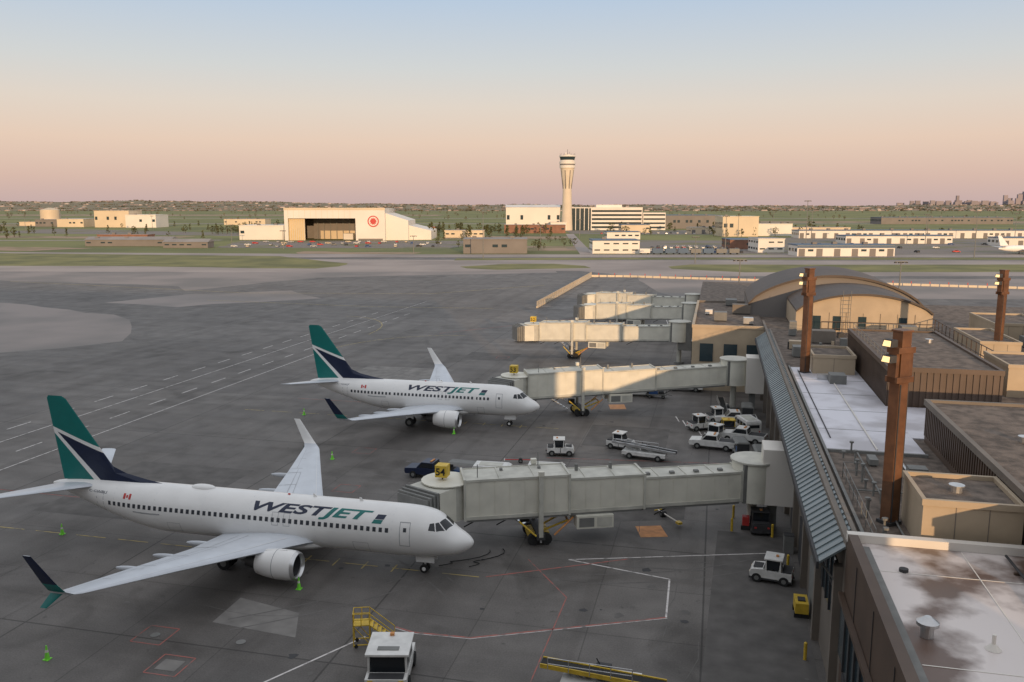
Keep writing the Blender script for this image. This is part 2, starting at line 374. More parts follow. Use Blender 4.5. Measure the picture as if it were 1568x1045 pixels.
        for j in range(20):
            a=2*math.pi*j/20;u=(math.cos(a),math.sin(a));a2=a+.13;u2=(math.cos(a2),math.sin(a2))
            e.face([(o[0]-1.15,o[1]+u[0]*.25,o[2]+u[1]*.25),(o[0]-1.15,o[1]+u[0]*.78,o[2]+u[1]*.78),(o[0]-1.1,o[1]+u2[0]*.78,o[2]+u2[1]*.78),(o[0]-1.1,o[1]+u2[0]*.25,o[2]+u2[1]*.25)],'dmetal')
        e.obj('engine_nacelle',E,smooth=True,angle=40)
        def q(x,y,z): return (-(x-cut),s*y,z)
        loft([(q(32.9,.2,4.85),q(37.2,.2,4.8),(0,0,1),.1),(q(33.5,.9,4.93),q(37.3,.9,4.88),(0,0,1),.1),(q(37.3,7.1,5.65),q(38.75,7.1,5.63),(0,0,1),.09)],'wing','horizontal_stabiliser')
        gr=MB();gx=-(19.6-wx)
        for dy in(-.43,.43): gr.cyl((gx,s*2.86+dy-.2,.56),(gx,s*2.86+dy+.2,.56),.56,.56,'rubber',20);gr.cyl((gx,s*2.86+dy-.21,.56),(gx,s*2.86+dy+.21,.56),.28,.28,'mgrey',14)
        gr.cyl((gx,s*2.86,.56),(gx,s*2.75,2.3),.13,.16,'metal');gr.bar((gx,s*2.8,1.2),(gx,s*1.6,2.0),.07,'metal');gr.box(gx-.5,gx+.5,s*3.15-.02,s*3.15+.02,.95,2.2,'white')
        gr.obj('main_gear',E)
    ng=MB();gx=-4.0
    for dy in(-.22,.22): ng.cyl((gx,dy-.1,.34),(gx,dy+.1,.34),.34,.34,'rubber',18);ng.cyl((gx,dy-.11,.34),(gx,dy+.11,.34),.16,.16,'white',12)
    ng.cyl((gx,0,.34),(gx+.05,0,1.6),.08,.1,'white');ng.bar((gx,0,.8),(gx+1,0,1.5),.04,'metal')
    for dy in(-.42,.42): ng.box(gx-.6,gx+.9,dy-.015,dy+.015,.95,1.5,'white')
    ng.obj('nose_gear',E)
    bf=MB();bf.ell((-(16.8-wx),0,1.85),(5.4,2.12,.85),'white',24,16);bf.obj('belly_fairing',E,smooth=True,angle=80)
    ant=MB()
    if not short: ant.ell((-23.3,0,5.38),(1.1,.45,.26),'white',16,10)
    else: ant.ell((-(13.5),0,5.38),(.5,.3,.1),'white',16,10)
    for xx in(9,13): ant.prism([(-xx,5.35),(-xx-.35,5.35),(-xx-.4,5.65),(-xx-.25,5.65)],-.02,.02,'white')
    ant.ell((-15.5,0,5.42),(.12,.08,.08),'red',8,6)
    ant.obj('antenna_fairing',E,smooth=True)
    poly=[(26.6,5.30),(28.6,5.62),(30.6,6.02),(31.9,6.55),(36.1,12.2),(36.5,12.42),(37.85,12.42),(38.0,12.2),(36.9,5.1),(33,4.9),(28,5.1)]
    bm=bmesh.new();vs=[bm.verts.new((-(x-cut),0,z)) for x,z in poly];bm.faces.new(vs)
    def cutl(a,b):
        a=Vector((-(a[0]-cut),0,a[1]));b=Vector((-(b[0]-cut),0,b[1]));dd=(b-a);nn=Vector((dd.z,0,-dd.x)).normalized()
        bmesh.ops.bisect_plane(bm,geom=bm.verts[:]+bm.edges[:]+bm.faces[:],plane_co=a,plane_no=nn,dist=1e-5)
    A1,B1=(37.7,9.75),(33.0,8.10);A2,B2=(37.7,9.45),(32.9,7.72)
    A3,B3=(37.7,9.75),(33.0,5.2);A4,B4=(37.7,9.35),(33.5,5.0)
    for a,b in((A1,B1),(A2,B2),(A3,B3),(A4,B4)): cutl(a,b)
    for fr in(.04,.12,.3,.55,.8): cutl((31.0+fr*6,5.5),(36.1+fr*1.9,12.2))
    for z in(6,7,8,9,10,11,12): cutl((30,z),(39,z))
    def le(z):
        for (xa,za),(xb,zb) in zip(poly[:6],poly[1:6]):
            if z<=zb: return xa+(xb-xa)*max(0,(z-za))/(zb-za)
        return 36.5
    def side(pt,a,b): return (b[0]-a[0])*(pt[1]-a[1])-(b[1]-a[1])*(pt[0]-a[0])
    fm=MB()
    for f in bm.faces:
        c=f.calc_center_median();pt=(-c.x+cut,c.z)
        up1=side(pt,A1,B1)<0;up2=side(pt,A2,B2)<0;up3=side(pt,A3,B3)<0;up4=side(pt,A4,B4)<0
        k='teal' if up1 else 'white' if up2 else 'navy' if up3 else 'white' if up4 else 'teal'
        for sg in(1,-1):
            pts=[]
            for v in f.verts:
                z=v.co.z;l=le(z);t=38.0-(12.4-z)*.16;fr=max(0,min(1,((-v.co.x+cut)-l)/max(.1,(t-l))))
                yt=.5*(t-l)*.10*5*.5*(.2969*math.sqrt(fr)-.126*fr-.3516*fr*fr+.2843*fr**3-.1036*fr**4)*2
                pts.append((v.co.x,sg*min(yt,.26),z))
            fm.face(pts if sg<0 else pts[::-1],k)
    bm.free()
    fm.obj('tail_fin',E,fix=True)
    return E
airliner((-17.4,59.85,0),False,True,'C-GWBU')
airliner((-21.5,104.9,0),True,False,'C-GWJT')
# ------------------------------------------------------------------ jet bridges
def jet_bridge(rot_p,cab_p,zr,zc,num,cabang=0):
    d=Vector((cab_p[0]-rot_p[0],cab_p[1]-rot_p[1]));L=d.length;ang=math.atan2(d.y,d.x)
    E=empty('jet_bridge',(rot_p[0],rot_p[1],0),ang)
    fl=lambda s: zr+(zc-zr)*s/L
    def sec(name,s0,s1,w,h):
        m=MB()
        def slab(a,b,y0,y1,za,zb,k,top=None):
            m.hexa([(a,y0,fl(a)+za),(b,y0,fl(b)+za),(b,y1,fl(b)+za),(a,y1,fl(a)+za),(a,y0,fl(a)+zb),(b,y0,fl(b)+zb),(b,y1,fl(b)+zb),(a,y1,fl(a)+zb)],k,top)
        slab(s0,s1,-w/2,w/2,0,h,'cream','cream2')
        for y in(-w/2,w/2):
            yo=.07 if y>0 else -.07
            slab(s0-.02,s1+.02,min(y,y+yo),max(y,y+yo),-.14,.14,'cream2');slab(s0-.02,s1+.02,min(y,y+yo),max(y,y+yo),h-.12,h+.08,'cream2')
            n=max(2,int((s1-s0)/1.2))
            for i in range(n+1):
                a=s0+(s1-s0)*i/n
                slab(a-.02,a+.02,min(y,y+yo*.4),max(y,y+yo*.4),.14,h-.12,'cream')
            slab(s0+.2,s1-.2,min(y,y+yo)*.96,max(y,y+yo)*.96,-.34,-.16,'mgrey')
        n=max(1,int((s1-s0)/2.4))
        for i in range(1,n): a=s0+(s1-s0)*i/n;slab(a-.05,a+.05,-w/2,w/2,h+.005,h+.07,'cream2')
        for a in (s0,s1): slab(a-.09,a+.09,-w/2-.14,w/2+.14,-.18,h+.14,'cream2')
        m.obj(name,E)
    sec('tunnel_inner',1.6,L*.42,2.5,2.5);sec('tunnel_middle',L*.38,L*.66,2.85,2.85);sec('tunnel_outer',L*.62,L-1.6,3.2,3.25)
    r=MB();r.cyl((0,0,fl(0)-.3),(0,0,fl(0)+3.2),1.9,1.9,'cream',24);r.cyl((0,0,fl(0)+3.2),(0,0,fl(0)+3.35),2.05,2.05,'cream2',24)
    r.cyl((0,0,0),(0,0,fl(0)-.3),.42,.42,'cream2',16);r.cyl((0,0,0),(0,0,.25),.9,.9,'mgrey',16)
    for y in(-1.25,1.25): r.box(1.2,1.5,y-.2,y+.2,fl(1)-.3,fl(1)+3.2,'mgrey')
    r.obj('rotunda',E,smooth=True)
    b=MB();s=L*.71;f=fl(s)
    for y in(-1.85,1.85):
        b.box(s-.18,s+.18,y-.16,y+.16,.9,f+3.5,'cream2');b.cyl((s,y,.4),(s,y,f+.5),.1,.1,'metal',10)
        b.box(s-.24,s+.24,y-.21,y+.21,f+3.4,f+3.8,'cream')
    b.box(s-.35,s+.35,-2.0,2.0,.65,1.15,'dgrey');b.box(s-.9,s+.9,-.9,.9,.5,.95,'yellow')
    for dx in(-.55,.55):
        for y in(-1.25,1.25): b.cyl((s+dx,y-.2,.5),(s+dx,y+.2,.5),.5,.5,'rubber',16)
    b.bar((s-2.5,-.9,1.9),(s-.4,-.6,1.0),.09,'yellow');b.bar((s-2.5,.9,1.9),(s-.4,.6,1.0),.09,'yellow');b.bar((s-2.5,-.9,1.9),(s-2.5,.9,1.9),.09,'orange')
    b.bar((s-1.2,-1.6,.9),(s-2.9,-1.3,2.3),.07,'orange');b.box(s+.5,s+1.3,-1.6,-.95,1.2,1.9,'dgrey')
    b.bar((s-1.2,1.6,.9),(s-2.9,1.3,2.3),.08,'orange');b.bar((s+.4,1.9,1),(s+1.8,1.4,2.2),.08,'yellow')
    b.obj('wheel_bogie',E)
    c=MB();s=L-.2;f=fl(L)
    c.cyl((s,0,f-.15),(s,0,f+2.9),1.9,1.9,'cream2',20);c.cyl((s,0,f+2.9),(s,0,f+3.0),2.1,2.1,'cream',20)
    ca=cabang-ang
    def rp(x,y,z): return (s+x*math.cos(ca)-y*math.sin(ca),x*math.sin(ca)+y*math.cos(ca),z)
    def rb(x0,x1,y0,y1,z0,z1,k,top=None): c.hexa([rp(x0,y0,z0),rp(x1,y0,z0),rp(x1,y1,z0),rp(x0,y1,z0),rp(x0,y0,z1),rp(x1,y0,z1),rp(x1,y1,z1),rp(x0,y1,z1)],k,top)
    rb(.2,2.6,-1.75,1.75,f-.1,f+2.8,'cream','cream2')
    rb(2.61,2.64,-1.6,1.6,f+.9,f+2.4,'glass')
    for i in range(7):
        x=2.65+i*.2;e=.12*(i%2);dr=.05*i
        rb(x,x+.17,-1.7-e,1.7+e,f-.05,f+2.85+e-dr,'mgrey','mgrey')
    rb(2.4,2.6,-2.3,-1.76,f,f+2.2,'cream');rb(.4,2.2,-1.78,-1.76,f+1.0,f+2.1,'glass')
    c.obj('cab',E)
    u=MB();s=L*.54;f=fl(s)
    for sg in(-1,1):
        ya,yb=sorted((sg*.7,sg*1.9));u.box(s-1.6,s+1.6,ya,yb,f-1.45,f-.35,'cream')
        ya,yb=sorted((sg*1.905,sg*1.92));u.box(s-1.45,s-.15,ya,yb,f-1.3,f-.5,'cream2');u.box(s+.1,s+1.4,ya,yb,f-1.3,f-.5,'mgrey')
    for q in(.3,.48,.8,.9): u.bar((L*q,-.9,fl(L*q)-.3),(L*q+1.6,-.9,fl(L*q)-.5),.08,'black');u.bar((L*q,1.1,fl(L*q)-.3),(L*q+1.2,1.1,fl(L*q)-.9),.05,'black')
    for q in(.47,.58,.7,.82): u.box(L*q-.12,L*q+.12,-.9,-.6,fl(L*q)+2.9,fl(L*q)+3.45,'mgrey')
    for q in(.12,.2,.28,.36): u.box(L*q-.2,L*q+.2,.2,.6,fl(L*q)+2.5,fl(L*q)+2.7,'mgrey')
    u.bar((L*.7,-1.2,fl(L*.7)+3.2),(L*.7,-1.2,fl(L*.7)+4.6),.04,'mgrey')
    u.bar((L*.9,.8,fl(L)+3),(L*.9,.8,fl(L)+4.4),.04,'mgrey')
    s=L-3.2;f=fl(s)
    for i in range(9):
        z=.3+i*(f-.3)/9;x=s-4.6+i*.42;u.box(x,x+.3,-2.6,-1.75,z,z+.05,'metal')
    for y in(-2.6,-1.75): u.bar((s-4.7,y,.2),(s-.6,y,f),.05,'metal');u.bar((s-4.7,y,1.2),(s-.6,y,f+1),.03,'metal')
    u.box(s-.7,s+.5,-2.7,-1.65,f-.06,f,'metal')
    u.obj('service_unit_and_stair',E)
    if num:
        g=MB();s=L+.1;f=fl(L)+3.0
        g.box(-.5,.5,-.5,.5,f+.3,f+1.3,'yellow');g.bar((0,0,f-.1),(0,0,f+.3),.06,'dgrey')
        o=g.obj('gate_number_sign',E);o.location=(s,0,0);o.rotation_euler=(0,0,-ang)
        me=textmesh(num,['black']*len(num),off=.02)
        o2=bpy.data.objects.new('gate_number',me);COL.objects.link(o2)
        o2.parent=E;o2.rotation_euler=(R(90),0,-ang);o2.scale=(.85,.85,.85)
        w=Matrix.Rotation(-ang,3,'Z')@Vector((-.45,-.52,0));o2.location=(s+w.x,w.y,f+.5)
    return E
jet_bridge((3.9,75.8),(-21.6,65.4),3.0,2.75,'54',R(-115))
jet_bridge((3.0,121.7),(-26.0,109.9),3.9,2.8,'53',R(-115))
jet_bridge((-6.0,155.5),(-33.5,157.5),4.4,3.2,'52',R(-150))
jet_bridge((-5.0,186.0),(-27,190),4.4,3.4,None,R(-150))
jet_bridge((-5.0,205.0),(-30,214),4.4,3.4,None,R(-150))
# ------------------------------------------------------------------ terminal
T=empty('airport_terminal')
t=MB()
t.box(7.5,75,47.02,140,0,10,'beige2','gravel')
t.box(7.5,75,4,47,0,10.55,'brown','stain')
t.box(-3.2,7.48,133,168,0,9.9,'beige','gravel')
t.box(7.5,60,140.02,176,0,9.6,'beige2','gravel')
t.box(-3.2,34,176.02,225,0,9.0,'beige2','gravel')
t.obj('main_walls',T)
t=MB()
for (x0,x1,y0,y1,z0,z1,k) in ((7.45,7.95,4,46.53,10.5,11.0,'brown'),(7.45,75,46.55,47.05,10.56,11.0,'bwhite'),(7.47,7.8,47.06,140,9.9,10.35,'beige2'),(-3.3,-2.9,132.9,168.1,9.8,10.3,'beige'),
  (-2.9,7.4,132.9,133.3,9.8,10.3,'beige'),(-2.9,7.4,167.7,168.1,9.8,10.3,'beige2')): t.box(x0,x1,y0,y1,z0,z1,k)
t.obj('parapets',T)
t=MB()
t.box(7.40,7.49,48,132,4.4,8.2,'tglass');t.box(7.30,7.49,6,46.5,4.2,7.2,'tglass')
y=48
while y<132: t.box(7.30,7.46,y-.08,y+.08,4.4,8.2,'dgrey');y+=1.6
y=6
while y<46: t.box(7.2,7.46,y-.08,y+.08,4.2,7.2,'dgrey');y+=1.6
y=5
while y<47: t.box(7.45,7.485,y,y+.04,7.5,10.45,'dgrey');y+=4.8
t.box(7.2,7.47,4,47,7.22,7.5,'brown')
y=48
while y<132: t.box(7.05,7.5,y-.3,y+.3,0,8.6,'beige2');y+=8
for i,y in enumerate(range(8,130,8)):
    if abs(y-48)<3: continue
    t.box(7.38,7.49,y+1,y+5.4,0,3.6,'dgrey' if i%3 else 'mgrey')
t.box(7.33,7.45,48,132,6.3,6.42,'dgrey')
for y0,y1 in((134,150),(158,167)):
    t.box(-3.32,-3.21,y0,y1,4.5,7.5,'tglass')
for x0 in(-2,1.6,5.0): t.box(x0,x0+2,132.9,132.99,4.6,7.4,'tglass')
t.obj('facade_windows',T)
c=MB();y=47.2
XA,ZA=6.15,8.9
while y<129.5:
    w=.9
    c.hexa([(XA,y,ZA),(7.95,y,10.25),(7.95,y+w*.5,10.25),(XA,y+w*.5,ZA),(XA,y,ZA+.14),(7.95,y,10.40),(7.95,y+w*.5,10.40),(XA,y+w*.5,ZA+.14)],'corr')
    c.hexa([(XA,y+w*.5,ZA),(7.95,y+w*.5,10.25),(7.95,y+w,10.25),(XA,y+w,ZA),(XA,y+w*.5,ZA+.06),(7.95,y+w*.5,10.31),(7.95,y+w,10.31),(XA,y+w,ZA+.06)],'corr')
    y+=w
c.box(XA-.15,XA-.01,47.2,129.8,ZA-.3,ZA+.12,'dgrey');c.box(7.96,8.2,47.2,129.8,10.0,10.5,'beige2')
y=48
while y<129: c.bar((XA+.1,y,ZA-.1),(7.3,y,7.4),.06,'mgrey');y+=4
c.obj('corrugated_canopy',T)
l=MB()
for yc in(75.8,121.7):
    l.box(4.6,7.3,yc-1.6,yc+1.6,2.6,7.6,'bwhite','bwhite');l.box(4.57,4.59,yc-1.2,yc+1.2,3,6.8,'cream')
    l.box(5.2,6.0,yc-.5,yc+.5,0,2.6,'mgrey')
l.box(-6.2,-3.3,154,157,2.6,7.6,'mgrey')
l.obj('bridge_vestibules',T,bevel=.04)
r=MB()
def sheet(b,pts,z,k): b.face([(x,y,z) for x,y in pts],k)
r.box(8.7,15.75,66.5,101,10.004,10.10,'membrane');r.box(15.76,40,71.5,82.8,10.004,10.10,'membrane');r.box(33.3,60,50,71.4,10.004,10.10,'membrane')
r.box(8.5,8.69,47.1,101,10.004,10.28,'mgrey');r.box(8.75,15.8,66.2,66.48,10.004,10.22,'mgrey')
r.box(7.97,8.45,4,46,10.556,10.60,'mgrey')
for yy in (16,25,34,43): r.box(8.5,40,yy,yy+.06,10.556,10.568,'bwhite')
for xx in (13,19,25): r.box(xx,xx+.05,4,46.4,10.556,10.57,'bwhite')
for yy in (73,80,87,94): r.box(8.8,15.7,yy,yy+.06,10.101,10.115,'mgrey')
r.obj('roof_membranes',T)
def ribbed(b,x0,x1,y0,y1,z0,z1,k,top,pitch=.5,cap='brown'):
    b.box(x0,x1,y0,y1,z0,z1,k,top)
    x=x0
    while x<x1-.1: b.box(x,x+pitch*.45,y0-.09,y0-.002,z0,z1-.25,k);x+=pitch
    y=y0
    while y<y1-.1: b.box(x0-.09,x0-.002,y,y+pitch*.45,z0,z1-.25,k);y+=pitch
    h=.22
    b.box(x0-.16,x1+.16,y0-.16,y0+.18,z1-.24,z1+h,cap);b.box(x0-.16,x1+.16,y1-.18,y1+.16,z1-.24,z1+h,cap)
    b.box(x0-.16,x0+.18,y0+.181,y1-.181,z1-.24,z1+h,cap);b.box(x1-.18,x1+.16,y0+.181,y1-.181,z1-.24,z1+h,cap)
p=MB()
ribbed(p,16.5,33,38,71,10.6,13.2,'brown','gravel',.5,'beige2')
p.box(16.52,32.98,47.1,70.98,10.01,10.59,'brown')
ribbed(p,15.9,25.4,83.1,108,10,13.6,'brown','gravel',.55,'brown')
p.obj('brown_ribbed_penthouses',T)
p=MB()
def pent(x0,x1,y0,y1,z0,z1):
    p.box(x0,x1,y0,y1,z0,z1,'beige','gravel')
    p.box(x0-.08,x1+.08,y0-.08,y0+.15,z1-.1,z1+.25,'beige');p.box(x0-.08,x1+.08,y1-.15,y1+.08,z1-.1,z1+.25,'beige')
    p.box(x0-.08,x0+.15,y0+.151,y1-.151,z1-.1,z1+.25,'beige');p.box(x1-.15,x1+.08,y0+.151,y1-.151,z1-.1,z1+.25,'beige')
    n=int((x1-x0)/1.5)
    for i in range(1,n): xx=x0+(x1-x0)*i/n;p.box(xx-.02,xx+.02,y0-.02,y0-.003,z0,z1-.12,'beige2')
pent(11.3,16.2,47.6,52.6,10.0,12.7);pent(10.8,15.2,97.5,104,10,12);pent(28,36,90,98,10,13.0);pent(40,52,108,122,10,13.5);pent(31.5,36,112,124,10,12.0)
pent(37,44,126,138,10,12.5)
p.obj('beige_penthouses',T)
a=MB()
def arch(b,x0,x1,y0,y1,zs,zt,zb,kw,kr,th=.35,over=0):
    n=24;cx=(x0+x1)/2;hw=(x1-x0)/2;pts=[]
    for i in range(n+1):
        u=-1+2*i/n;pts.append((cx+hw*u,zs+(zt-zs)*(1-u*u)**.75))
    poly=[(x0,zb)]+[(x1,zb)]+[(x,z) for x,z in reversed(pts)]
    b.prism(poly,y0,y1,kw)
    for i in range(n):
        (xa,za),(xb,zb2)=pts[i],pts[i+1]
        b.hexa([(xa,y0-over,za+.01),(xb,y0-over,zb2+.01),(xb,y1+.3,zb2+.01),(xa,y1+.3,za+.01),(xa,y0-over,za+th),(xb,y0-over,zb2+th),(xb,y1+.3,zb2+th),(xa,y1+.3,za+th)],kr)
arch(a,11.8,30.5,131.5,149,12.9,15.5,9.9,'beige','vault',.3,.4)
arch(a,5.6,33.5,150.5,172,11.6,16.6,9,'bgrey','vault',.4,.5)
for i in range(1,8): xx=11.8+18.7*i/8;a.box(xx-.03,xx+.03,131.44,131.49,10,12.9,'beige2')
for x in(14.2,17,20.5,26): a.box(x,x+1.1,131.4,131.49,10.3,12.4,'tglass')
for i in range(10): a.bar((18.2,131.0,10+i*.6),(19.3,131.0,10+i*.6),.03,'mgrey')
for x in(18.2,19.3): a.bar((x,131.0,10),(x,131.0,16.2),.04,'mgrey')
a.obj('barrel_vault_hall',T)
v=MB()
def mush(x,y,z,r=.4,h=.7):
    v.cyl((x,y,z),(x,y,z+h*.6),r*.6,r*.6,'metal',16);v.cyl((x,y,z+h*.6),(x,y,z+h*.75),r,r,'metal',16);v.cyl((x,y,z+h*.75),(x,y,z+h),r,r*.3,'metal',16)
mush(9.2,36.5,10.56,.45,.9);mush(14,24,10.56);mush(17,40,10.56,.5,.8)
v.cyl((11.6,36.0,10.56),(11.6,36.0,10.8),.32,.1,'bwhite',12);v.cyl((11.6,36,10.8),(11.6,36,11.2),.08,.08,'bwhite',8)
v.cyl((9.6,43.2,10.56),(9.6,43.2,10.72),.22,.22,'dgrey',12)
v.cyl((12.6,31,10.56),(12.6,31,10.62),.25,.25,'dgrey',12);v.bar((15.0,20,10.75),(15.0,46,10.75),.07,'dgrey')
for yy in range(20,46,3): v.box(14.8,15.2,yy,yy+.15,10.56,10.69,'brown')
random.seed(3)
for i in range(14):
    x=random.uniform(9.3,10.6);y=48+i*1.4
    h=random.uniform(.4,1.3)
    v.cyl((x,y,10),(x,y,10+h),.07,.07,'mgrey',8);v.cyl((x,y,10+h),(x,y,10.12+h),.16,.16,'mgrey',8)
for i in range(26):
    x=random.uniform(9.2,30);y=random.uniform(104,129);h=random.uniform(.3,1.4);s_=random.uniform(.2,.9)
    if 10<x<16 and y<106: continue
    v.box(x,x+s_,y,y+s_*1.3,10,10+h,random.choice(['mgrey','metal','beige','bwhite','dgrey']))
for i in range(22):
    x=random.uniform(37,58);y=random.uniform(76,124);h=random.uniform(.4,2.0);s_=random.uniform(.5,2.2)
    v.box(x,x+s_*1.6,y,y+s_,10.11,10.12+h,random.choice(['mgrey','metal','beige','bwhite','bwhite']))
v.rail([(9.0,47.4),(9.0,60),(10.4,60)],10,1.1,'mgrey',1.4,.025)
for (x,y,sx_,sy_,h,k) in ((13.2,60,1.2,1,.8,'mgrey'),(12.0,92,1.6,2,.9,'mgrey'),(11.0,94.3,2.4,.8,.5,'metal'),(9.6,108,1.6,2,1.2,'mgrey'),(9.6,114,2,1.2,1.0,'beige'),(13,120,3,2,1.6,'beige2'),(10.5,126,1,1,2,'mgrey'),(12.4,56,.8,.8,.5,'metal'),(11.2,63,.6,1.4,.4,'mgrey'),
   (22,118,3,2,1.3,'beige2'),(25,124,2,2,2,'mgrey'),(46,100,3,3,2,'bwhite'),(29.5,86,2.6,1.2,1,'bwhite'),(27.5,104,2,2,1.2,'metal'),(0,140,2,2,1.3,'mgrey'),(3,150,3,2,1.5,'beige2'),(2,162,2,3,1,'mgrey'),(4.5,137,1.5,1.5,.9,'metal'),(-1.5,148,1.2,1.2,.7,'bwhite')):
    v.box(x,x+sx_,y,y+sy_,10.12,10.12+h,k);v.box(x+.1,x+sx_-.1,y+.1,y+sy_-.1,9.9,10.11,'dgrey')
for (x,y,z) in ((20,60,13.2),(24,52,13.2),(20,96,13.6),(23,100,13.6),(18,90,13.6),(13.5,50,12.7)):
    v.cyl((x,y,z),(x,y,z+.35),.3,.3,'metal',12);v.cyl((x,y,z+.35),(x,y,z+.42),.42,.42,'metal',12)
v.rail([(16.3,83.3),(16.3,107.8),(25.2,107.8)],13.6,.9,'mgrey',2,.025)
for x in range(15,31,1): v.bar((x+.0,128,10),(x+.0,128,12),.03,'brown')
v.bar((15,128,12),(30,128,12),.05,'brown');v.bar((15,128,11),(30,128,11),.04,'brown')
for y in range(100,138,2): v.bar((30.5,y,10),(30.5,y,12.4),.05,'brown')
for zz in(11.2,12.4): v.bar((30.5,100,zz),(30.5,137,zz),.06,'brown')
v.bar((9.4,70,10.15),(9.4,99,10.15),.05,'dgrey');v.bar((12.4,67,10.18),(12.4,92,10.18),.06,'bwhite')
v.bar((10.8,48,10.2),(10.8,66,10.2),.06,'mgrey');v.bar((13.5,53.5,10.2),(13.5,66,10.2),.09,'metal');v.bar((9.4,57,10.15),(16,57,10.15),.06,'mgrey')
v.obj('roof_vents_and_railings',T,smooth=False)
def mast(x,y,z0,h):
    m=MB()
    m.box(-.36,.36,-.36,.36,0,h,'rust');m.box(-.5,.5,-.5,.5,0,.2,'dgrey');m.box(-.42,.42,-.42,.42,h,h+.12,'rust')
    for zz in(h-2.9,h-1.2): m.box(-.66,.66,-.44,.44,zz,zz+.35,'rust')
    m.box(.42,.66,-.3,.3,h-2.9,h-.9,'rust');m.box(-.66,-.42,-.3,.3,h-2.9,h-1.2,'rust')
    for zz in(h-.8,h-1.7):
        m.hexa([(-1.2,-.35,zz),(-.7,-.35,zz),(-.7,.35,zz),(-1.2,.35,zz),(-1.1,-.3,zz+.42),(-.7,-.35,zz+.42),(-.7,.35,zz+.42),(-1.1,.3,zz+.42)],'dgrey')
        m.face([(-1.21,-.28,zz+.04),(-1.21,.28,zz+.04),(-1.13,.24,zz+.36),(-1.13,-.24,zz+.36)],'lamp')
    m.bar((.41,-.3,0),(.41,-.3,h-3),.05,'dgrey');m.bar((-.3,-.40,0),(-.3,-.40,h-3),.04,'dgrey')
    return m.obj('floodlight_mast',None,(x,y,z0),R(38),bevel=.03)
mast(10.45,51.6,10,11.4);mast(10.0,98,10,11.6);mast(34.3,115,10,10.6)
h=MB();h.box(-170,32,-34,-1.6,0,38,'hotel','gravel')
for fz in range(9):
    z=3+fz*3.9;h.box(-168,31,-1.59,-1.5,z,z+1.9,'tglass')
for i in range(51): h.box(-168+i*3.9,-167.4+i*3.9,-1.58,-1.35,0,38,'hotel')
h.obj('hotel_building')
# ------------------------------------------------------------------ ground
CA,SA=math.cos(R(13.5)),math.sin(R(13.5))
def C(x,d): return (x*CA-d*SA, x*SA+d*CA)   # plan coordinates of the airfield's second grid (turned 13.5 deg)
g=MB();g.face([(-40000,-3000,-.06),(40000,-3000,-.06),(40000,40000,-.06),(-40000,40000,-.06)],'grass');g.obj('ground',fix=False)
g=MB();sheet(g,[C(-700,-120),C(600,-120),C(600,470),C(-700,470)],0,'apron');g.obj('apron_pavement',fix=False)
def wob(p,amp,step=12,seed=1):
    # subdivide an outline and roughen it so that edges are not ruler straight
    rr=random.Random(seed);out=[]
    for (x0,y0),(x1,y1) in zip(p,p[1:]+p[:1]):
        L=math.hypot(x1-x0,y1-y0);n=max(1,min(60,int(L/step)))
        for i in range(n):
            t=i/n;out.append((x0+(x1-x0)*t+rr.uniform(-amp,amp),y0+(y1-y0)*t+rr.uniform(-amp,amp)))
    return out
def cs(name,polys,k,z,amp=0):
    g=MB()
    for i,p in enumerate(polys):
        if amp: p=wob(p,amp,10,i)
        sheet(g,[C(*q) for q in p],z,k)
    return g.obj(name,fix=False)
cs('taxiway_pavement',[[(-900,471),(-60,471),(-60,500),(-320,525),(-900,570)],[(-60,471),(900,471),(900,492),(-60,500)],[(-700,385),(-420,372),(-255,372),(-120,365),(-60,368),(30,372),(50,345),(600,345),(600,440),(30,446),(-120,455),(-700,500)]],'concrete',.008)
cs('worn_concrete',[[(-360,371),(-139,309),(-118,300),(-111,285),(-100,300),(-79,337),(-40,350),(18,361),(18,371),(-360,384)],[(-260,255),(-200,160),(-110,158),(-92,168),(-84,178),(-90,200),(-105,222),(-150,250)],[(50,260),(260,260),(260,330),(50,335)],[(-120,250),(-95,240),(-60,262),(-75,285),(-105,275)]],'worn',.004,1.5)
cs('grass_island',[[(-640,590),(-495,546),(-131,482),(-95,437),(-82,422),(-80.6,413),(-82,400),(-90,387),(-120,390),(-181,403),(-371,407),(-640,400)],[(-24,399),(-5,417),(21,420),(34,405),(36,391),(12,384),(-7,380),(-20,388)],[(86,413),(74,400),(72,385),(100,365),(520,372),(520,413)],[(-30,445),(60,452),(500,446),(500,468),(60,468),(-30,462)]],'grass2',.014,.7)
cs('parking_lot',[[(60,505),(150,505),(215,700),(105,700)],[(-200,580),(-40,570),(-30,690),(-100,695),(-220,690)],[(150,500),(520,495),(640,760),(240,760)],[(60,860),(330,820),(400,1000),(60,980)],[(-560,900),(-260,800),(-240,860),(-560,1050)]],'lot',.0,2)
cs('bare_earth_patches',[[(-130,505),(-60,503),(-58,516),(-130,530)],[(-60,720),(40,720),(60,800),(-60,790)],[(-700,760),(-300,740),(-290,790),(-700,830)],[(-1100,1180),(-500,1160),(-480,1260),(-1100,1290)],[(-30,540),(50,540),(50,600),(-20,600)],[(300,1400),(1300,1350),(1400,1500),(300,1560)],[(-1900,2300),(-200,2300),(-200,2600),(-2000,2700)],[(-420,560),(-300,540),(-280,575),(-400,600)]],'dirt',.004,4)
cs('airfield_roads',[[(-1400,640),(-240,700),(-240,712),(-1400,655)],[(-1500,1330),(900,1300),(900,1330),(-1500,1365)],[(40,501),(48,501),(62,860),(54,860)],[(-2500,1900),(2600,1800),(2600,1840),(-2500,1945)]],'concrete',.010)
def stripe(b,pts,w,k,z=.012):
    for a,c in zip(pts,pts[1:]):
        a=Vector(a);c=Vector(c);d=(c-a).normalized();n=Vector((-d.y,d.x))*w/2
        sheet(b,[a+n,a-n,c-n,c+n],z,k)
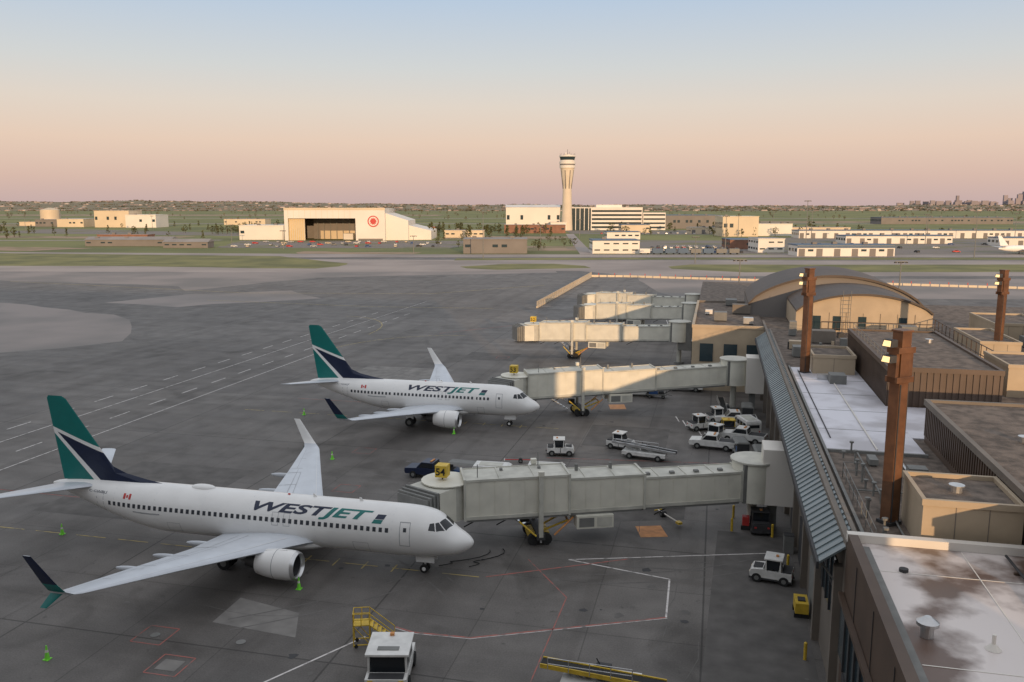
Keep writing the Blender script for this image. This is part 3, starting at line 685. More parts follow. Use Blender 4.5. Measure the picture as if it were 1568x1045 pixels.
w=MB()
stripe(w,[(-75,40),(-75,150)],.16,'wline');stripe(w,[(-84,40),(-84,240)],.16,'wline')
for X in(-79,-88):
    y=40
    while y<215: stripe(w,[(X,y),(X,y+4)],.2,'wline');y+=8
pts=[(-75,150)]+[(-75+22*(1-math.cos(R(a))),150+28*math.sin(R(a))) for a in range(10,91,10)];stripe(w,pts,.18,'yline',.013)
pts=[(-75,175)]+[(-75-18*(1-math.cos(R(a))),175+28*math.sin(R(a))) for a in range(10,91,10)];stripe(w,pts,.18,'yline',.013)
stripe(w,[(-10.8,64.7),(-2.6,62.9),(-2.5,56.6)],.14,'wline',.013);stripe(w,[(-10.8,64.7),(5.3,69.9)],.12,'wline')
stripe(w,[(-28,38.5),(-21.9,49.2)],.14,'wline');stripe(w,[(-20.4,50.9),(-19,50.5),(-15,50.7),(-2.5,56.6)],.15,'rline')
stripe(w,[(-20.4,50.75),(-19,50.35),(-15,50.55),(-2.4,56.5)],.07,'wline')
stripe(w,[(-70,68.3),(-33,67.9)],.1,'rline');stripe(w,[(-10,46),(-9.8,58),(-14,64)],.08,'rline');stripe(w,[(-18,92),(6,95)],.12,'rline');stripe(w,[(-60,113),(-28,113)],.12,'rline')
stripe(w,[(-16.5,60),(-6,66)],.14,'rline',.014)
for Y,xa in((59.85,-62),(104.9,-64)):
    x=xa
    while x<-18: stripe(w,[(x,Y),(x+3,Y)],.12,'yline');x+=4.2
    for q in range(4): stripe(w,[(-24-q*2.5,Y-.7),(-24-q*2.5,Y+.7)],.12,'yline',.013)
for (x,y) in((-35.7,46.1),(-32.4,43.0),(-39.4,89.8),(-35.8,76.8),(-38.7,153.7)):
    s=1.1;stripe(w,[(x-s,y-s),(x+s,y-s),(x+s,y+s),(x-s,y+s),(x-s,y-s)],.09,'rline')
stripe(w,[(-150,228),(-95,224),(-60,228)],.3,'yline');stripe(w,[(-260,268),(-150,250),(-90,262),(-60,300)],.35,'yline');stripe(w,[(-48,236),(-14,236),(-10,200)],.25,'wline');stripe(w,[(-60,180),(-20,230)],.2,'rline')
for i in range(7): stripe(w,[(-13+i*1.2,139.5),(-11+i*1.2,146.5)],.14,'wline')
for i in range(4): stripe(w,[(-4+i*1.0,112-i*2),(-4.6+i*1.0,115-i*2)],.16,'wline')
w.obj('apron_markings',fix=False)
w=MB()
for pts,k,z in(([(-33.1,52.4),(-27.8,51.2),(-26.4,48.0),(-33.0,48.6)],'patch',.005),([(-33.1,42.4),(-31.7,42.4),(-31.7,43.6),(-33.1,43.6)],'patch',.015),
   ([(-5.5,70.8),(-3.2,71.5),(-4.0,74.0),(-6.2,73.3)],'orange',.010),([(-13.8,117),(-11.6,117.6),(-12.2,120.4),(-14.4,119.8)],'orange',.010),
   ([(-46,150),(-36,150),(-36,158),(-46,158)],'dpatch',.006),([(-62,64),(-48,64),(-48,80),(-62,80)],'dpatch',.0055),([(-20,70),(-2,76),(-2,84),(-20,80)],'dpatch',.006),([(0,48),(7,48),(7,74),(1,74)],'dpatch',.0065),([(-60,120),(-44,120),(-44,140),(-60,140)],'patch',.0055),
   ([(-24,76),(-16,76),(-16,83),(-24,83)],'patch',.0052),([(-15,98),(-5,98),(-5,108),(-15,108)],'dpatch',.0052)):
    sheet(w,pts,z,k)
w.obj('pavement_patches',fix=False)
w=MB();random.seed(21)
for i in range(26):
    x=random.uniform(-60,2);y=random.uniform(42,135);a=random.choice([0,0,90,90,45,-30])+random.uniform(-15,15);r_=random.uniform(12,60)*random.choice([-1,1]);L_=random.uniform(6,16);wd_=random.uniform(.08,.18)
    for off in (0,1.6):
        pts=[]
        for q in range(9):
            s_=L_*q/8;th=R(a)+s_/r_;pts.append((x+r_*(math.sin(th)-math.sin(R(a)))-off*math.sin(th),y-r_*(math.cos(th)-math.cos(R(a)))+off*math.cos(th)))
        stripe(w,pts,wd_,'tyre',.0085+i*.00008)
for i in range(40):
    x=random.uniform(-85,0);y=random.uniform(40,170);pts=[(x,y)];a=random.choice([0,90])
    for q in range(6): a_=R(a+random.uniform(-22,22));x+=2.2*math.cos(a_);y+=2.2*math.sin(a_);pts.append((x,y))
    stripe(w,pts,.05,'tyre',.0108)
w.obj('tyre_marks_and_crack_seal',fix=False)
# oil spots
w=MB();random.seed(5)
for i in range(70):
    x=random.choice([random.gauss(-22,9),random.gauss(-5,7),random.uniform(-60,5)]);y=random.choice([random.gauss(62,8),random.gauss(104,10),random.uniform(42,130)]);r_=random.uniform(.08,.45)
    sheet(w,[(x+r_*random.uniform(.6,1.2)*math.cos(t_*.7),y+r_*random.uniform(.6,1.2)*math.sin(t_*.7)) for t_ in range(9)],.0112+i*.00001,'dgrey' if i%4==0 else 'tyre')
w.obj('oil_spots',fix=False)
o=MB()
for (x,y) in((-29.6,46.6),(-35.7,46.1),(-40,58)):
    o.cyl((x,y,.016),(x,y,.03),.32,.32,'mgrey',16)
o.obj('manhole_covers')
# ------------------------------------------------------------------ fence and barriers
f=MB()
f.rail([(-48.2,232),(-48.6,339)],0,2.0,'bcream',3,.06);f.box(-48.7,-48.3,232,339,0,.5,'bcream')
for i in range(36): f.box(-48.55,-48.5,232+i*3,234.2+i*3,.6,1.9,'bcream')
f.obj('blast_fence')
f=MB();a=Vector((-48.6,339.5));b=Vector((-36,341.5));c_=Vector((170,316));
for (p0,p1) in((a,b),(b,c_)):
    L=(p1-p0).length;n=int(L/3)
    for i in range(n):
        q=p0.lerp(p1,i/n);r=p0.lerp(p1,(i+.9)/n)
        d=(r-q).normalized();nn=Vector((-d.y,d.x))*.25
        f.hexa([(*(q-nn),0),(*(r-nn),0),(*(r+nn),0),(*(q+nn),0),(*(q-nn*.5),.8),(*(r-nn*.5),.8),(*(r+nn*.5),.8),(*(q+nn*.5),.8)],'bcream')
        if i%2==0: f.box(r.x-.12,r.x+.12,r.y-.12,r.y+.12,.81,1.6,'red')
f.obj('traffic_barrier_line')
# ------------------------------------------------------------------ ground vehicles
def tractor(name,loc,rot,acc='white2'):
    m=MB()
    m.prism([(-1.55,.35),(1.5,.35),(1.55,.75),(1.4,1.0),(.45,1.12),(.45,1.0),(-1.55,1.0)],-.8,.8,acc)
    m.box(-1.6,1.58,-.83,.83,.28,.42,'dgrey')
    m.taper(-.75,.55,-.72,.72,1.12,1.86,.06,.22,.06,'glass')
    for x0,x1 in((-.78,-.70),(.28,.36)):
        for y in(-.74,.68): m.hexa([(x0,y,1.0),(x1+.1,y,1.0),(x1+.1,y+.07,1.0),(x0,y+.07,1.0),(x0+.04,y,1.9),(x1,y,1.9),(x1,y+.07,1.9),(x0+.04,y+.07,1.9)],acc)
    m.box(-.85,.5,-.78,.78,1.88,1.98,acc);m.box(-.5,-.3,-.1,.1,1.98,2.1,'orange')
    m.box(-1.5,-.85,-.7,.7,1.0,1.12,'dgrey');m.box(-.05,.02,-.815,-.802,.45,1.0,'dgrey');m.box(.6,1.3,-.5,.5,1.06,1.115,'dgrey')
    for x in(-1.0,1.0):
        for y in(-.72,.72): m.wheel(x,y,.36,.26)
    for y in(-.55,.55): m.box(1.5,1.57,y-.12,y+.12,.62,.78,'bcream');m.box(-1.57,-1.55,y-.1,y+.1,.7,.85,'red')
    m.box(-1.72,-1.58,-.08,.08,.4,.55,'dgrey')
    return m.obj(name,None,(*loc,0),rot,bevel=.03)
def pickup(name,loc,rot,k='white2',van=False):
    m=MB()
    if van:
        m.prism([(-2.6,.35),(2.45,.35),(2.6,.6),(2.55,1.0),(1.75,1.25),(1.2,2.0),(.9,2.15),(-2.5,2.15),(-2.62,1.9)],-.95,.95,k)
        for y in(-.965,.952):
            for x0 in(-2.3,-1.3,-.3): m.box(x0,x0+.85,y,y+.013,1.25,1.8,'glass')
        m.hexa([(1.83,-.8,1.27),(1.83,.8,1.27),(1.75,.8,1.25),(1.75,-.8,1.25),(1.26,-.75,1.98),(1.26,.75,1.98),(1.2,.75,1.95),(1.2,-.75,1.95)],'glass')
        m.face([(.7,-.956,1.25),(1.6,-.956,1.25),(1.1,-.956,1.9),(.7,-.956,1.9)],'glass');m.face([(.7,.956,1.25),(1.6,.956,1.25),(1.1,.956,1.9),(.7,.956,1.9)],'glass')
        m.face([(-2.635,-.7,1.3),(-2.635,.7,1.3),(-2.61,.7,1.85),(-2.61,-.7,1.85)],'glass');m.box(-2.3,2.2,-.962,-.953,.80,.95,'blue');m.box(-2.0,.4,-.6,.6,2.151,2.2,'cream2')
    else:
        m.prism([(-2.7,.45),(2.6,.45),(2.7,.7),(2.65,1.02),(1.35,1.12),(-2.7,1.12)],-.95,.95,k)
        m.box(-2.6,-.75,-.82,.82,1.121,1.135,'dgrey')
        m.prism([(-.7,1.12),(1.35,1.12),(.75,1.78),(-.55,1.78)],-.86,.86,k)
        m.face([(1.36,-.76,1.16),(1.36,.76,1.16),(.80,.72,1.74),(.80,-.72,1.74)],'glass');m.face([(-.72,-.76,1.2),(-.72,.76,1.2),(-.59,.72,1.70),(-.59,-.72,1.70)],'glass')
        for y in(-.865,.865): m.face([(-.55,y,1.18),(1.15,y,1.18),(.7,y,1.7),(-.48,y,1.7)],'glass')
        m.box(-.3,-.1,-.5,.5,1.79,1.88,'orange')
    for x in(-1.65,1.7):
        for y in(-.88,.88): m.wheel(x,y,.38,.25)
    for y in(-.7,.7):
        m.box(2.62,2.71,y-.16,y+.16,.72,.9,'bcream');m.box(-2.73,-2.69,y-.1,y+.1,.75,.95,'red')
    return m.obj(name,None,(*loc,0),rot,bevel=.04)
def belt(name,loc,rot,trim='metal',z0=.95,z1=1.55):
    m=MB();k='white2'
    m.box(-2.6,2.4,-.85,.85,.45,.85,k);m.box(-2.5,2.3,-.8,.8,.35,.45,'dgrey')
    m.hexa([(-3.7,-.36,z0),(3.7,-.36,z1),(3.7,.36,z1),(-3.7,.36,z0),(-3.7,-.36,z0+.2),(3.7,-.36,z1+.2),(3.7,.36,z1+.2),(-3.7,.36,z0+.2)],'dgrey','black')
    for y in(-.42,.42): m.hexa([(-3.7,y-.04,z0-.02),(3.7,y-.04,z1-.02),(3.7,y+.04,z1-.02),(-3.7,y+.04,z0-.02),(-3.7,y-.04,z0+.26),(3.7,y-.04,z1+.26),(3.7,y+.04,z1+.26),(-3.7,y+.04,z0+.26)],trim)
    m.rail([(-1.8,.55),(3.2,.55)],1.35,.75,'metal',1.2,.03)
    m.box(.7,2.3,-.92,-.5,.85,1.25,k);m.box(-2.2,-.6,-.9,-.5,.85,1.15,k);m.box(-.4,.5,-.88,-.55,.85,1.5,'dgrey');m.bar((.2,-.7,1.3),(.5,-.7,1.8),.04,'black')
    m.bar((-1,0,.85),(0,0,1.2),.07,'metal');m.bar((1,0,.85),(2.2,0,1.4),.07,'metal')
    for x in(-1.8,1.5):
        for y in(-.78,.78): m.wheel(x,y,.36,.25)
    return m.obj(name,None,(*loc,0),rot,bevel=.02)
def cart(loc,rot,canopy=True):
    m=MB();m.box(-1.5,1.5,-.75,.75,.5,.62,'mgrey')
    for x in(-1,1):
        for y in(-.6,.6): m.wheel(x,y,.25,.15)
    m.bar((1.5,0,.5),(2.3,0,.4),.04,'dgrey')
    if canopy:
        for x in(-1.45,1.45):
            for y in(-.7,.7): m.bar((x,y,.6),(x,y,1.8),.03,'mgrey')
        m.taper(-1.55,1.55,-.8,.8,1.8,1.98,.1,.1,.25,'mgrey');m.box(-1.47,-1.43,-.7,.7,.6,1.8,'dgrey')
        m.box(-1.1,.2,-.5,.5,.62,1.1,'blue');m.box(.3,1.1,-.4,.5,.62,1.0,'dgrey')
    else: m.box(-1.3,1.0,-.5,.5,.62,1.1,'brown')
    return m.obj('baggage_cart',None,(*loc,0),rot,bevel=.01)
def cone(x,y):
    m=MB();m.box(-.2,.2,-.2,.2,0,.05,'green');m.cyl((0,0,.05),(0,0,.95),.16,.04,'green',14);m.cyl((0,0,.5),(0,0,.66),.105,.08,'bwhite',14,False)
    m.obj('traffic_cone',None,(x,y,0))
for c in((-40.4,41.8),(-54.9,59.7),(-29.6,54.7),(-41.6,85.8),(-31.4,99.4),(-54.4,104)): cone(*c)
tractor('baggage_tractor',(5.0,64.6),R(170));tractor('baggage_tractor',(-16.7,93.6),R(10));tractor('baggage_tractor',(-10.2,97.8),R(-15))
tractor('baggage_tractor',(.8,104.5),R(60));tractor('baggage_tractor',(2.2,107.5),R(100),'yellow');tractor('baggage_tractor',(-1.2,108.8),R(30));tractor('baggage_tractor',(4.6,75.0),R(95),'dgrey')
tractor('baggage_tractor',(1.0,113.5),R(20));tractor('baggage_tractor',(-12.5,77.5),R(5))
belt('belt_loader',(-7.2,94.4),R(170));belt('belt_loader',(-5.6,46.2),R(178),'yellow',1.0,1.35);belt('belt_loader',(1.6,117),R(95))
pickup('pickup_truck',(.4,100.4),R(172));pickup('pickup_truck',(4.0,104.3),R(165));pickup('cargo_van',(4.4,108.4),R(110),van=True);pickup('pickup_truck',(3.2,112.8),R(185))
pickup('pickup_truck',(-38.3,173.3),R(15));pickup('cargo_van',(-21.0,81.6),R(3),van=True);pickup('cargo_van',(-15.6,82.8),R(3),van=True)
pickup('cargo_van',(-5.0,79.8),R(3),van=True);pickup('cargo_van',(-11.0,127),R(5),van=True);pickup('pickup_truck',(-4,132),R(180));pickup('pickup_truck',(-28.6,82.4),R(175),'navy')
cart((-25.0,82.3),R(-5));cart((-10.5,79.5),(0),False)
cart((3.5,98),R(100));cart((4.8,116),R(90));cart((-8,126),R(5));cart((5.6,95),R(95));cart((6.0,90),R(95),False)
m=MB()
m.box(-.95,.95,-1.9,1.9,.45,1.0,'white2');m.box(-.9,.9,-1.85,1.85,.35,.45,'dgrey')
m.taper(-.9,.9,-1.2,.9,1.0,1.95,.05,.05,.08,'glass')
for x in(-.92,.82):
    for y in(-1.22,-.2,.82): m.hexa([(x,y,1.0),(x+.1,y,1.0),(x+.1,y+.1,1),(x,y+.1,1),(x+.03*(1 if x<0 else -1),y,1.97),(x+.1+.03*(1 if x<0 else -1),y,1.97),(x+.1+.03*(1 if x<0 else -1),y+.1,1.97),(x+.03*(1 if x<0 else -1),y+.1,1.97)],'white2')
m.box(-1.0,1.0,-1.35,1.05,1.97,2.1,'white2');m.box(-.5,.5,-.9,-.5,2.1,2.13,'mgrey');m.box(-.1,.1,.6,.8,2.1,2.25,'orange');m.box(-.8,.8,-1.85,-1.3,1.0,1.04,'dgrey')
for x in(-.88,.88):
    for y in(-1.2,1.2): m.cyl((x-.14,y,.4),(x+.14,y,.4),.4,.4,'rubber',16)
for x in(-.7,.7): m.box(x-.12,x+.12,-1.94,-1.9,.7,.85,'red');m.box(x-.12,x+.12,-1.94,-1.9,.88,.95,'yellow')
m.box(-.6,.6,-1.93,-1.9,.5,.65,'dgrey')
o=m.obj('pushback_tug',None,(-18.4,45.0,0),R(13),bevel=.04);o.scale=(1.3,1.15,1.1)
m=MB()
for i in range(6): m.box(-1.1+i*.32,-.8+i*.32,-.5,.5,.35+i*.28,.4+i*.28,'yellow')
m.box(.8,2.1,-.6,.6,1.9,1.98,'yellow');m.rail([(.8,-.6),(2.1,-.6),(2.1,.6),(.8,.6)],1.95,1.0,'yellow',.6,.035)
for y in(-.55,.55):
    m.bar((-1.2,y,.3),(.8,y,1.95),.05,'yellow');m.bar((-1.2,y,1.2),(.8,y,2.95),.035,'yellow');m.bar((-1.2,y,.3),(-1.2,y,1.2),.035,'yellow')
    for x in(-1.2,.8,2.1): m.bar((x,y,.1),(x,y,1.95 if x>0 else .4),.045,'yellow')
    m.bar((-1.2,y,.25),(2.1,y,.25),.05,'yellow');m.bar((.8,y,.3),(2.1,y,1.9),.035,'yellow')
    for x in(-1,1.9): m.cyl((x,y-.06,.16),(x,y+.06,.16),.16,.16,'rubber',10)
o=m.obj('maintenance_stair',None,(-20.6,48.6,0),R(200));o.scale=(.8,.8,.8)
def clutter(name,parts,loc,rot=0):
    m=MB()
    for p in parts: m.box(*p)
    return m.obj(name,None,(*loc,0),rot,bevel=.03)
m=MB();m.bar((-1.8,0,.35),(1.8,0,.35),.06,'bwhite');m.wheel(-.9,0,.25,.5);m.box(1.5,2,-.2,.2,.25,.45,'yellow');m.bar((-1.8,-.4,.35),(-1.8,.4,.35),.05,'yellow');m.obj('tow_bar',None,(-3.4,75.6,0),R(-55))
m=MB();m.bar((-1.8,0,.35),(1.8,0,.35),.06,'red');m.wheel(0,0,.25,.5);m.bar((-1.8,-.4,.35),(-1.8,.4,.35),.05,'bwhite');m.obj('tow_bar',None,(-20.5,89.5,0),R(12))
clutter('ground_power_unit',[(-.8,.8,-.45,.45,.35,1.1,'yellow'),(-.7,.7,-.47,-.455,.6,.95,'dgrey'),(-.7,-.45,-.5,.5,0,.35,'rubber'),(.45,.7,-.5,.5,0,.35,'rubber'),(-.4,.2,-.25,.25,1.105,1.2,'dgrey')],(6.7,59.4),R(90))
clutter('fire_extinguisher_cart',[(-.3,.3,-.3,.3,.3,1.2,'red'),(-.4,.4,-.35,-.25,0,.4,'rubber')],(3.4,75.0))
clutter('equipment_cabinet',[(-.4,.4,-.4,.4,0,1.5,'mgrey'),(-.42,.42,-.42,.42,1.5,1.56,'dgrey')],(6.7,70.5));clutter('equipment_cabinet',[(-.4,.4,-.9,.9,0,2.0,'beige2'),(-.42,.42,-.92,.92,2.0,2.06,'dgrey')],(6.7,84))
for (x,y) in((2.2,74.2),(5.6,73.5),(5.8,78.5),(2.4,77.6),(6.4,67),(6.4,53)):
    b=MB();b.cyl((0,0,0),(0,0,1.15),.11,.11,'yellow',10);b.cyl((0,0,1.15),(0,0,1.2),.11,.05,'yellow',10);b.obj('bollard',None,(x,y,0))
m=MB()
for (a,b_) in(((-17.5,64.5),(-20.9,60.6)),((-16.5,65),(-18.5,61))):
    pr=None
    for i in range(13):
        u=i/12;q=Vector((a[0]+(b_[0]-a[0])*u+.6*math.sin(u*9),a[1]+(b_[1]-a[1])*u+.5*math.cos(u*7),.07))
        if pr: m.bar(pr,q,.035,'black')
        pr=q
m.obj('ground_power_cable')
# ------------------------------------------------------------------ far airfield buildings (second grid)
RZ=R(13.5)
def bldg(name,x,d,fn):
    m=MB();fn(m);return m.obj(name,None,(*C(x,d),0),RZ)
def simple(name,x0,x1,d,depth,h,kw='bwhite',kr='broof',bands=1,doors=0,stripe_k=None,gable=0):
    w=x1-x0
    def fn(m):
        m.box(0,w,0,depth,0,h,kw,kr)
        if gable: m.hexa([(-.5,-.5,h+.01),(w+.5,-.5,h+.01),(w+.5,depth+.5,h+.01),(-.5,depth+.5,h+.01),(-.5,depth/2-.1,h+gable),(w+.5,depth/2-.1,h+gable),(w+.5,depth/2+.1,h+gable),(-.5,depth/2+.1,h+gable)],kr)
        else: m.box(-.3,w+.3,-.3,depth+.3,h,h+.5,kr if kr=='bblue' else kw,kr)
        rr=random.Random(int(x0*7+d));fh=h/max(1,bands)
        for b in range(bands):
            n=int(w/5)
            for i in range(n):
                if doors and i%2==0 and b==0: m.box(w*(i+.15)/n,w*(i+.85)/n,-.12,-.01,0,fh*.7,'bgrey')
                elif rr.random()<(.4 if bands==1 else .85): m.box(w*(i+.2)/n,w*(i+.8)/n,-.12,-.01,b*fh+fh*.46,b*fh+fh*.66,'tglass')
            n=int(depth/5)
            for i in range(n): m.box(-.12,-.01,depth*(i+.2)/n,depth*(i+.8)/n,b*fh+fh*.42,b*fh+fh*.72,'tglass')
        if stripe_k: m.box(-.15,w+.15,-.16,-.13,h*.78,h*.98,stripe_k)
        for q in range(int(w/18)): a_=8+q*18+rr.uniform(-5,5);b_=rr.uniform(.2,.6);m.box(a_,a_+2.5,depth*b_,depth*b_+2.5,h+.4,h+1.8,'bgrey')
    return bldg(name,x0,d,fn)
def hang(m):
    w=82
    m.box(0,w,4,62,17.9,26.2,'bwhite','bwhite');m.box(0,3,0,62,0,26.2,'bwhite')
    m.box(58,w,0,62,0,26.2,'bwhite');m.box(3,58,50,62,0,17.9,'bgrey');m.box(3,58,0,4,17.9,26.2,'bwhite','bwhite')
    m.box(3.1,16,3,3.6,0,17.8,'bcream')
    for i in range(8): m.box(3.1+i*1.6,3.3+i*1.6,2.8,2.99,0,17.8,'yellow')
    for i in range(7): m.box(20+i*5.4,20.6+i*5.4,30,30.5,0,17.8,'mgrey')
    m.box(16.1,57.9,34,34.4,0,17.8,'bgrey');m.box(22,56,33,33.5,0,7,'bcream');m.box(44,52,20,32,0,5,'bwhite');m.box(-.2,w+.2,-.2,-.02,24.6,26.4,'bcream')
    m.box(60,80,-.08,-.01,0,1.5,'bgrey')
    for i in range(12): m.box(3+i*4.6,3.15+i*4.6,-.06,-.01,17.9,24.6,'bcream')
    cx,cz=72.5,15.5
    m.cyl((cx,-.25,cz),(cx,-.02,cz),4.6,4.6,'red',28);m.cyl((cx,-.30,cz),(cx,-.26,cz),3.7,3.7,'bwhite',28)
    pts=[]
    for i in range(22):
        a=math.pi/2+2*math.pi*i/22;r=3.3 if i%2==0 else 2.1
        pts.append((cx+r*math.cos(a),-.34,cz+r*math.sin(a)))
    m.face(pts,'red')
    m.hexa([(w+.02,4,0),(w+18,8,0),(w+18,60,0),(w+.02,60,0),(w+.02,4,22),(w+18,8,16),(w+18,60,16),(w+.02,60,22)],'bwhite')
    m.hexa([(w+18.02,12,0),(w+36,16,0),(w+36,70,0),(w+18.02,66,0),(w+18.02,12,12),(w+36,16,7.5),(w+36,70,7.5),(w+18.02,66,12)],'bwhite')
bldg('aircraft_hangar',-185.5,698,hang)
simple('hangar_annex',-227,-190,712,30,11.5,'bwhite','bwhite',1)
simple('storage_shed',-29,9,508,26,8.2,'bgrey','broof',1)
simple('white_hangar',-7,56,993,50,26,'bwhite','bwhite',1,gable=3)
simple('warehouse',48,76,508,22,7.6,'bwhite','bblue',2)
simple('low_office_building',-8,55,880,20,8,'brick','broof',1)
simple('grey_warehouse',161,257,1049,60,16,'bgrey','bblue',1)
simple('cream_office_building',193,226,785,30,18,'bcream','bwhite',1)
simple('white_warehouse',226,262,800,30,11,'bwhite','broof',1)
simple('blue_roof_warehouse',161,216,481,16,6.0,'bwhite','bblue',1,1,'bblue')
simple('workshop_building',150,166,520,22,8,'bwhite','broof',2)
simple('workshop_building',143,158,560,22,6,'brick','bblue',1)
simple('cargo_row_building',250,560,745,20,6.5,'bwhite','bblue',1,1)
simple('cargo_row_building',250,330,640,20,5.6,'bwhite','bblue',1,1)
simple('cargo_row_building',345,520,600,20,5.6,'bwhite','bblue',1,1)
simple('cargo_row_building',180,340,860,24,6,'bcream','broof',1,1)
simple('industrial_building',-542,-497,1113,40,21,'bcream','bcream',1);simple('industrial_building',-496,-457,1100,40,16,'bwhite','bwhite',1)
simple('industrial_building',-600,-565,1130,30,10,'bcream','bwhite',1);simple('industrial_building',-640,-610,1150,30,9,'bgrey','broof',1)
simple('shed_row',-300,-240,600,14,4.5,'bgrey','broof',1,gable=2);simple('shed_row',-235,-205,575,12,4,'bgrey','broof',1,gable=2);simple('shed_row',-330,-290,680,14,5,'brick','broof',1)
simple('depot_building',-420,-360,1250,30,8,'bcream','broof',1);simple('depot_building',-330,-300,1300,20,10,'bgrey','broof',1);simple('depot_building',-250,-210,900,20,7,'bgrey','broof',1)
simple('depot_building',-60,-25,760,20,6,'bcream','broof',1);simple('depot_building',-110,-80,900,20,6,'brick','broof',1)
simple('depot_building',80,108,720,20,6,'bwhite','bblue',1);simple('depot_building',115,145,900,24,8,'bcream','bblue',1);simple('depot_building',560,760,1300,40,10,'bgrey','bblue',1)
def tank(m):
    m.cyl((0,0,0),(0,0,22),13,13,'bcream',32);m.cyl((0,0,22),(0,0,25),13,2,'bcream',32);m.bar((13,0,0),(13,0,22),.4,'mgrey')
bldg('storage_tank',-659,1225,tank)
simple('tank_depot',-690,-640,1200,18,5,'bcream','broof',1)
def office(m):
    m.box(0,81,0,34,0,25,'tglass','broof')
    for i in range(6): m.box(24,81.4,-.9,-.02,i*4.6,i*4.6+2.2,'bwhite')
    m.box(81.42,82.3,-.9,34,0,25,'bwhite');m.box(23,23.98,-1.0,34.1,0,25,'bwhite')
    for i in range(5): m.box(i*5,i*5+.8,-.7,-.02,0,25,'bwhite')
    m.box(-.4,82.5,-1,34.2,25.01,26,'bwhite');m.box(84,110,4,30,0,20,'bwhite','broof')
    for i in range(4): m.box(84.5,109.5,3.85,3.98,2+i*4.8,4+i*4.8,'tglass')
    m.box(30,60,10,24,26.01,29,'bwhite')
bldg('office_building',68,990,office)
def tower(m):
    m.lathe([(0,6.6),(24,5.6),(46,5.0),(50,5.0),(62,7.0),(70,7.9)],(0,0,0),'z','conc',28)
    for a in range(0,360,45):
        c,s=math.cos(R(a+22)),math.sin(R(a+22))
        m.hexa([(5.25*c-.5*s,5.25*s+.5*c,47),(5.25*c+.5*s,5.25*s-.5*c,47),(4.6*c+.5*s,4.6*s-.5*c,47),(4.6*c-.5*s,4.6*s+.5*c,47),(7.75*c-.5*s,7.75*s+.5*c,67.5),(7.75*c+.5*s,7.75*s-.5*c,67.5),(6*c+.5*s,6*s-.5*c,67.5),(6*c-.5*s,6*s+.5*c,67.5)],'bgrey')
    m.lathe([(70,7.9),(70.2,8.8),(73,9.0),(73.2,8.7),(74.6,8.7),(74.8,9.1),(77.6,9.1),(78,8.2)],(0,0,0),'z','bwhite',28,mk=['bwhite','bwhite','bwhite','bgrey','bwhite','bwhite','bwhite'])
    m.lathe([(78,8.2),(78.1,8.0),(79,8.0),(82.6,8.9),(82.8,9.4),(84.2,9.2),(84.4,4),(85.2,4),(85.3,0.01)],(0,0,0),'z','bwhite',28,mk=['bwhite','bwhite','tglass','bwhite','bwhite','broof','bwhite','bwhite'])
    m.bar((0,0,85),(0,0,91),.25,'mgrey');m.bar((2.5,0,85),(2.5,0,88.5),.2,'mgrey');m.ell((-2,0,86.4),(1.2,1.2,1.2),'bwhite')
    for a in range(0,360,30): m.bar((8.5*math.cos(R(a)),8.5*math.sin(R(a)),84.2),(8.5*math.cos(R(a)),8.5*math.sin(R(a)),86.5),.12,'mgrey')
bldg('control_tower',63,985,tower)
simple('tower_base_building',44,62,975,20,9,'bwhite','broof',1)
def farjet(loc,rot,tail='white'):
    m=MB();prof_=[(0,.05),(1,.9),(3,1.7),(5,1.9),(24,1.9),(29,1.3),(33,.3)]
    m.lathe(prof_,(0,0,3.3),'x','white',16)
    for s in(1,-1):
        m.hexa([(-12,s*1.5,2.6),(-19,s*1.5,2.6),(-21,s*16,3.6),(-19.6,s*16,3.6),(-12,s*1.5,3.0),(-19,s*1.5,2.9),(-21,s*16,3.75),(-19.6,s*16,3.75)],'wing')
        m.hexa([(-29,s*.5,4),(-32,s*.5,4),(-33.5,s*6,4.6),(-32.3,s*6,4.6),(-29,s*.5,4.2),(-32,s*.5,4.2),(-33.5,s*6,4.7),(-32.3,s*6,4.7)],'wing')
        m.cyl((-11.5,s*5,1.7),(-15.5,s*5,1.7),1.1,.8,'white',14);m.cyl((-17,s*2.8,0),(-17,s*2.8,2.6),.3,.2,'dgrey')
    m.prism([(-26.5,5),(-32,5),(-34,11),(-32,11)],-.15,.15,tail);m.cyl((-4,0,0),(-4,0,1.8),.25,.2,'dgrey')
    m.obj('parked_airliner',None,(*C(*loc),0),RZ+rot,smooth=True)
farjet((318,505),R(8))
farjet((420,560),R(20),'blue')
def pole(x,d,h,n=4):
    m=MB();m.cyl((0,0,0),(0,0,h),.28,.14,'mgrey',10);m.box(-1.8,1.8,-.1,.1,h,h+.2,'mgrey')
    for i in range(n): xx=-1.7+3.4*i/(n-1);m.box(xx-.3,xx+.3,-.3,.3,h-.35,h-.02,'dgrey');m.box(xx-.26,xx+.26,-.26,.26,h-.39,h-.36,'bcream')
    m.obj('light_pole',None,(*C(x,d),0),RZ)
for q in((-15.7,464,25),(91,423,13),(172,500,31),(255,470,25),(67,250,12.6),(118,258,11.5),(130,520,22),(210,600,24),(300,620,22),(-210,640,14),(-150,560,12),(20,600,14),(60,760,16),(250,820,22),(340,700,20),(-300,900,16),(-420,1000,16),(-540,950,16),(400,680,22),(-60,520,10),(185,700,20)): pole(*q)
random.seed(11)
